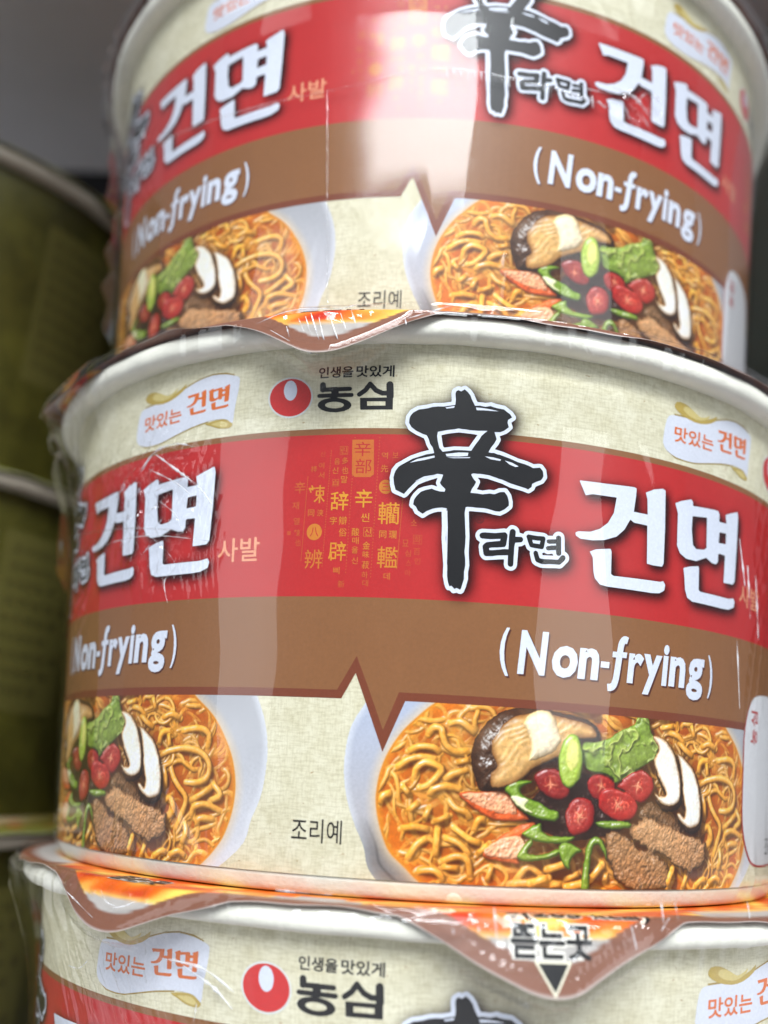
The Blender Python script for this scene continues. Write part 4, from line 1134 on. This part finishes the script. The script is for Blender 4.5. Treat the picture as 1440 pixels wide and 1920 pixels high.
# ------------------------------------------------------------------ shrink film
def film_mesh(lid, seed, crumples, gathers, fins, n_t=1120, n_z=170):
    rng = np.random.default_rng(seed)
    th = np.r_[np.linspace(-1.45, 1.25, n_t - 120, endpoint=False), np.linspace(1.25, 2 * PI - 1.45, 120, endpoint=False)]
    th = np.where(th > PI, th - 2 * PI, th)
    # path of the film: over the lid's edge, down the wall, under the foot
    tt = np.linspace(0, 1, n_z)
    z_pts = [7.555, 7.55, 7.53, 7.40, 7.05, 6.60, 6.10, 5.40, 4.6, 3.0, 1.2, 0.35, 0.16, 0.02]
    r_pts = [6.99, 7.06, 7.15, 7.26, 7.20, 7.00, 6.82, 6.69, 6.60, 6.47, 6.335, 6.26, 6.19, 6.10]
    d = np.r_[0, np.cumsum(np.hypot(np.diff(z_pts), np.diff(r_pts)))]
    d /= d[-1]
    Z = np.interp(tt, d, z_pts)
    R_ = np.interp(tt, d, r_pts)
    for _ in range(2):
        Z[1:-1] = (Z[:-2] + 2 * Z[1:-1] + Z[2:]) / 4
        R_[1:-1] = (R_[:-2] + 2 * R_[1:-1] + R_[2:]) / 4
    TH, ZZ = np.meshgrid(th, Z)
    RR = np.tile(R_[:, None], (1, n_t))
    # flat facets between upright tension lines
    w_ = rng.uniform(0.05, 0.24, 60)
    b = np.cumsum(w_)
    b = b[b < 2 * PI - 0.05] - PI
    wob = [rng.uniform(-1, 1, 4) for _ in b]
    mid = np.clip(ZZ / 7.0, 0, 1)
    for i in range(n_z):
        bb = b + np.array([0.022 * q[0] * math.sin(2 + 3 * q[1] + Z[i] * 1.3) + 0.006 * q[3] * math.sin(Z[i] * 4.1 + q[1] * 5) + 0.02 * q[2] * (Z[i] - 3.5) / 3.5 for q in wob])
        bb = np.sort(bb)
        bb = np.r_[bb[-1] - 2 * PI, bb, bb[0] + 2 * PI]
        j = np.clip(np.searchsorted(bb, th) - 1, 0, len(bb) - 2)
        a0, a1 = bb[j], bb[j + 1]
        m_, h = (a0 + a1) / 2, (a1 - a0) / 2
        RR[i] *= np.cos(h) / np.cos(th - m_) * 0.9 + 0.1
        RR[i] += 0.012
    RR[:, :n_t - 120] = (np.roll(RR, 1, 1) + 2 * RR + np.roll(RR, -1, 1))[:, :n_t - 120] / 4
    # gathers round the lid's edge and round the foot
    g = 0
    for k in range(7):
        f_ = rng.integers(30, 150)
        g = g + np.sin(TH * f_ + rng.uniform(0, 6)) * rng.uniform(0.4, 1)
    up = np.exp(-((ZZ - 7.2) / 0.33) ** 2) + 0.8 * np.exp(-((ZZ - 0.12) / 0.18) ** 2)
    amp = 0.006 + sum(a_ * np.exp(-((TH - t_) / w2) ** 2) for t_, w2, a_ in gathers)
    RR = RR + g * up * amp
    # tension folds running down from the lid's edge and up from the foot
    for _ in range(26):
        t0 = rng.uniform(-1.3, 1.1)
        top = rng.random() < 0.6
        ln, sl, hgt, wd = rng.uniform(0.5, 2.4), rng.normal(0, 0.06), rng.uniform(0.008, 0.03), rng.uniform(0.03, 0.075)
        e = (7.15 - ZZ) if top else (ZZ - 0.15)
        x = (TH - t0 - sl * e - 0.01 * np.sin(3 * e + t0 * 9)) * 6.6
        RR = RR + hgt * np.exp(-(x / (wd * (1 + 0.7 * e / ln))) ** 2) * np.clip(1 - e / ln, 0, 1) * np.clip(e / 0.1 + 0.4, 0, 1)
    # crumpled places
    for t0, z0, st, sz, am in crumples:
        x, y = (TH - t0) * 6.5 / st, (ZZ - z0) / sz
        k = np.exp(-(x * x + y * y) ** 1.3)
        n = 0
        for q in range(9):
            a = rng.uniform(0, PI)
            f_ = rng.uniform(3, 16)
            n = n + (1 - np.abs(np.sin(f_ * (math.cos(a) * (TH - t0) * 6.5 + math.sin(a) * (ZZ - z0)) + rng.uniform(0, 6) + 1.2 * np.sin(3 * ZZ + q)))) ** 3 * rng.uniform(.4, 1)
        RR = RR + am * k * n / 3
    for t0, z0, z1, out_, wd in fins:
        k = np.exp(-((TH - t0 - 0.03 * np.sin(2.1 * ZZ)) / wd) ** 2) * np.clip((ZZ - z0) / 0.5, 0, 1) * np.clip((z1 - ZZ) / 0.5, 0, 1)
        ragged = np.interp(Z, np.linspace(0, 7.6, 26), rng.uniform(0.25, 1.0, 26))[:, None]
        RR = RR + out_ * k * ragged
    # keep clear of the tabs
    L_ = lid.length(th)
    tip = np.max([lid.place(th, RIM_R + L_ * q) for q in (0.4, 0.7, 1.0)], axis=0)
    for q in (0.25, 0.5, 0.75, 1.0):
        P = lid.place(th, RIM_R + L_ * q)
        pr = np.hypot(P[:, 0], P[:, 1])
        ok = np.exp(-((ZZ - P[:, 2][None, :]) / 0.16) ** 2)
        need = pr[None, :] + 0.05
        RR = np.where(ok > 0.2, np.maximum(RR, RR + (need - RR) * np.clip(ok * 1.3, 0, 1)), RR)
    wall = RB + KT * (ZZ - FOOT) + 0.035
    RR = np.where((ZZ > 0.3) & (ZZ < 7.0), np.maximum(RR, wall), RR)
    V = np.stack([RR * np.sin(TH), -RR * np.cos(TH), ZZ], -1).reshape(-1, 3)
    k = n_t
    i, j = np.meshgrid(np.arange(n_z - 1), np.arange(n_t), indexing='ij')
    F = np.stack([i * k + j, (i + 1) * k + j, (i + 1) * k + (j + 1) % k, i * k + (j + 1) % k], -1).reshape(-1, 4)
    return new_mesh('shrink_film', V, F)


def seam_mesh(path, rad=0.022, bead=0.0, seed=0):
    """thin welded ridge of film along (angle, z) points"""
    rng = np.random.default_rng(seed)
    P = spline(path, False, 40)
    out, F = [], []
    m_ = 6
    for i, (t, z) in enumerate(P):
        r = RB + KT * (z - FOOT) + 0.10
        t += rng.normal(0, 0.0006)
        rr = rad * (0.55 + 0.45 * rng.random()) * (1 + bead * (math.sin(i * 1.35) > 0.2))
        for k in range(m_):
            a = k / m_ * 2 * PI
            out.append(((r + rr * math.cos(a)) * math.sin(t), -(r + rr * math.cos(a)) * math.cos(t), z + rr * math.sin(a)) if abs(path[0][1] - path[-1][1]) < 1.5 else
                       ((r + rr * math.cos(a)) * math.sin(t + rr * math.sin(a) / r), -(r + rr * math.cos(a)) * math.cos(t + rr * math.sin(a) / r), z))
        if i:
            b = (i - 1) * m_
            F += [(b + k, b + (k + 1) % m_, b + m_ + (k + 1) % m_, b + m_ + k) for k in range(m_)]
    return new_mesh('film_seam', out, F)


def crease_mesh(paths, rim_paths, seed):
    """sharp film folds as thin pale tubes that stand in for their glints"""
    rng = np.random.default_rng(seed)
    out, F = [], []
    m_ = 5
    for j_, (P, rim) in enumerate([(q, False) for q in paths] + [(q, True) for q in rim_paths]):
        wide = j_ < 2
        P = np.array(P).reshape(-1, 2)
        C = spline(P, False, 10)
        n = len(C)
        for i, (t, z) in enumerate(C):
            r = (7.33 if z > 7.0 else 7.33 - (7.0 - z) * 0.42) if rim else RB + KT * (z - FOOT) + 0.115
            d = C[min(i + 1, n - 1)] - C[max(i - 1, 0)]
            d = np.array((-d[1], d[0] * r)) / (np.hypot(d[0] * r, d[1]) + 1e-9)
            rr = (2.2 if wide else 1.0) * (0.003 + 0.011 * rng.random() ** 2) * math.sin(PI * (i + 0.6) / (n + 0.2)) + 0.002
            for k in range(m_):
                a = k / m_ * 2 * PI
                ct, cz, cr = rr * math.cos(a) * d[0] / r, rr * math.cos(a) * d[1], rr * math.sin(a)
                out.append(((r + cr) * math.sin(t + ct), -(r + cr) * math.cos(t + ct), z + cz))
            if i:
                b_ = len(out) - 2 * m_
                F += [(b_ + k, b_ + (k + 1) % m_, b_ + m_ + (k + 1) % m_, b_ + m_ + k) for k in range(m_)]
    return new_mesh('crease_glints', out, F)


def make_crease():
    m, nt, P, N, L = mat('fold_glint')
    P.inputs['Base Color'].default_value = (0.9, 0.92, 0.95, 1)  # whitish colour paints the bright glint along each fold
    P.inputs['Roughness'].default_value = 0.15
    P.inputs['Specular IOR Level'].default_value = 0.9
    tc = node(N, 'ShaderNodeTexCoord')
    L.new(ramp(N, L, noise(N, L, tc.outputs['Object'], 220, 2), [(0.42, (0.06, 0.06, 0.06)), (0.62, (0.75, 0.75, 0.75))]), P.inputs['Alpha'])
    return m


FOLD_GLINT = make_crease()
WALL, FOOTM, BOX = wall_mesh(), foot_mesh(), side_box()


def cup(label, x, y, z, turn, lid, seed, crumples, gathers, seams, which, fins=()):
    root = bpy.data.objects.new('noodle_cup', None)
    COL.objects.link(root)
    root.location = Vector((x, y, z)) * CM
    root.rotation_euler = (0, 0, turn)
    tag(root, label, 'noodle cup', 'red and brown noodle cups stacked in shrink film')
    obj('wall', WALL, LINEN, root)
    obj('foot_ring', FOOTM, PAPER, root)
    obj('rim', rim_mesh(seed), PAPER, root)
    lo = obj('lid', lid.mesh('red'), FOIL, root)
    for k in (-2, -1, 0, 1):
        for name, me, m in PANEL_PARTS:
            o = obj(name, me, m, root)
            o.rotation_euler = (0, 0, k * PANEL)
    obj('info_box', BOX, INK, root)
    obj('shrink_film', film_mesh(lid, seed, crumples, gathers, fins), FILM, root)
    for s in seams:
        obj('film_seam', seam_mesh(*s), FILM, root)
    fo = obj('crease_glints', crease_mesh(CREASES[which], CREASES.get(which + '_rim', []), seed), FOLD_GLINT, root)
    fo['kind'] = 'stuff'
    return root, lo


# tab lettering
def tab_art(lid, a0, s_txt, s_tri):
    def pl(u, v, lift):
        return lid.place(a0 + np.asarray(u) / RIM_R, v, lift + 0.006)
    art = Art(lambda u, v, lift: pl(u, -np.asarray(v), lift))
    for b, lift, col in ((0.09, 0.0, lin(236, 232, 222)), (0.028, 0.008, BLACK_INK)):
        art.text('\ub72f\ub294\uacf3', -0.46 - b * .3, 0.46 + b * .3, -s_txt - 0.36 - b * .3, -s_txt + b * .3, lift, col, b)
    if s_tri:
        for g, lift, col in ((1.28, 0.0, lin(226, 220, 196)), (1.0, 0.008, BLACK_INK)):
            T = np.array([(-0.17, 0.10), (0.0, -0.20), (0.17, 0.10)]) * g + (0, -s_tri)
            art.faces(T, [(0, 1, 2)], lift, col, 0.1)
    return art.mesh('tab_lettering')


def lid_words(lid, a0, body, half, s0, s1):
    art = Art(lambda u, v, lift: lid.place(a0 + np.asarray(u) / RIM_R, -np.asarray(v), lift + 0.006))
    art.text(body, -half, half, -s1, -s0, 0.0, lin(240, 220, 200), 0.07)
    art.text(body, -half, half, -s1, -s0, 0.008, BLACK_INK, 0.02)
    return art.mesh('lid_lettering')


lidB = Lid([(0.186, 1.75, 0.92, 1.28), (-0.594, 1.7, 0.66, 1.05)], 3)
lidM = Lid([(-0.2055, 1.55, 0.92, 1.18), (-1.03, 1.6, 0.6, 0.9)], 4, curl=[(-0.62, 0.16, 0.35)])
lidT = Lid([(1.9, 1.6, 0.6, 1.1), (-2.0, 1.6, 0.6, 1.1)], 5)

cB, lo = cup('cream and red noodle cup at the foot of the stack, printed tab folded down', 0.3506, 0.1608, 0.0, -0.0130, lidB, 31,
             [(-0.62, 6.1, 1.3, 0.5, 0.06), (-0.40, 5.7, 1.0, 0.6, 0.04)], [(-0.6, 0.14, 0.016), (0.18, 0.25, 0.007)], [], 'bottom')
obj('tab_lettering', tab_art(lidB, 0.186, 7.17, 7.68), INK, lo)
obj('lid_lettering', lid_words(lidB, 0.24, 'g(265 kcal)', 0.9, 6.95, 7.13), INK, lo)
obj('tab_lettering', tab_art(lidB, -0.594, 6.66, None), INK, lo)
cM, lo = cup('noodle cup in the middle of the stack, whole bowl of noodles in view', 0, 0, 7.5, 0, lidM, 32,
             [(-0.66, 5.3, 0.9, 0.9, 0.16), (-0.60, 4.6, 0.8, 0.7, 0.15), (-0.98, 5.0, 0.5, 1.8, 0.11), (0.86, 4.3, 0.4, 1.8, 0.035)], [(-0.2, 0.2, 0.012), (0.05, 0.12, 0.010)],
             [([(-1.0, 5.0), (-0.7, 4.8), (-0.55, 4.65)], 0.014, 0.0, 2)], 'middle', [(-1.25, 4.2, 7.2, 0.20, 0.05)])
obj('tab_lettering', tab_art(lidM, -0.2055, 6.68, None), INK, lo)
cT, lo = cup('topmost noodle cup of the stack, pale glare and film weld across it', -0.11, 0.3922, 15.0, 0.0790, lidT, 33,
             [(-1.10, 4.4, 0.8, 1.2, 0.10), (0.42, 4.45, 0.5, 0.35, 0.08), (-1.1, 6.3, 0.6, 1.2, 0.06), (-1.15, 2.5, 0.4, 1.2, 0.05)], [(-1.2, 0.4, 0.02)],
             [([(-1.05, 4.62), (-0.68, 4.28), (-0.34, 4.20), (-0.11, 4.45), (0.086, 4.40), (0.275, 4.34), (0.43, 4.26)], 0.020, 0.35, 3),
              ([(-0.349, 4.23), (-0.336, 2.34), (-0.324, 0.70)], 0.010, 0.8, 4)], 'top', [(-1.27, 1.5, 7.0, 0.30, 0.04), (-1.12, 2.5, 6.0, 0.14, 0.05)])

# ------------------------------------------------------------------ olive cups standing behind on the left
def make_olive():
    m, nt, P, N, L = mat('olive_label')
    a = node(N, 'ShaderNodeAttribute', attribute_name='label_uv')
    V = a.outputs['Vector']
    c = ramp(N, L, noise(N, L, V, 0.55, 5, 0.6), [(0.35, tuple(lin(56, 54, 18))), (0.65, tuple(lin(88, 85, 32)))])
    g = ramp(N, L, noise(N, L, V, 1.0, 3, 0.6, (3, 14, 1)), [(0.45, (0.7, 0.7, 0.62)), (0.6, (1, 1, 1))])
    L.new(mix(N, L, 'MULTIPLY', 0.5, c, g), P.inputs['Base Color'])
    P.inputs['Roughness'].default_value = 0.4
    return m


OLIVE = make_olive()
OLIVE_WALL = bpy.data.meshes.new('wall')
OLIVE_WALL = WALL.copy()
OLIVE_WALL.materials.clear()


def olive_text():
    a = Art()
    q = np.array([(0.2, 2.2), (2.6, 2.2), (2.6, 6.1), (0.2, 6.1)])
    a.loops([q], 0.006, lin(92, 88, 44))
    for i in range(9):
        a.text('\uc870\ub9ac\ubc29\ubc95 \ubb3c', 0.4, 2.4 - 0.3 * (i % 3), 5.6 - i * 0.38, 5.8 - i * 0.38, 0.010, lin(60, 56, 30), 0.0)
    for i in range(13):
        a.text('\ub044\ub294 \ubb3c\uc5d0 \uba74\uacfc \uc2a4\ud504', 2.9, 5.6 - 0.5 * (i * 7 % 3), 5.8 - i * 0.42, 6.0 - i * 0.42, 0.010, lin(88, 84, 42), 0.0)
    return a.mesh('text_panel')


OT = olive_text()
for k, (zz, lab, trn) in enumerate(((0.0, 'blurred olive cup low in the stack behind, lime lid', 0.55), (7.5, 'blurred olive cup beside the middle noodle cup, white rim', 0.95), (15.0, 'blurred olive cup beside the topmost noodle cup, lime lid edge', 0.40))):
    root = bpy.data.objects.new('olive_cup', None)
    COL.objects.link(root)
    root.location = Vector((-14.55 - 0.1 * k, 5.6, zz)) * CM
    root.rotation_euler = (0, 0, trn)
    tag(root, lab, 'noodle cup', 'olive cups stacked behind')
    obj('wall', OLIVE_WALL, OLIVE, root)
    obj('foot_ring', FOOTM, PAPER, root)
    obj('rim', rim_mesh(50 + k), PAPER_SHADED, root)
    obj('text_panel', OT, INK, root).rotation_euler = (0, 0, (0.38, 0.0, 0.55)[k])
    ld = Lid([(0.92 if k == 2 else 2.9, 1.7, 0.8, 1.25), (-2.2, 1.7, 0.7, 1.0)], 60 + k)
    obj('lid', ld.mesh('olive'), FOIL, root)
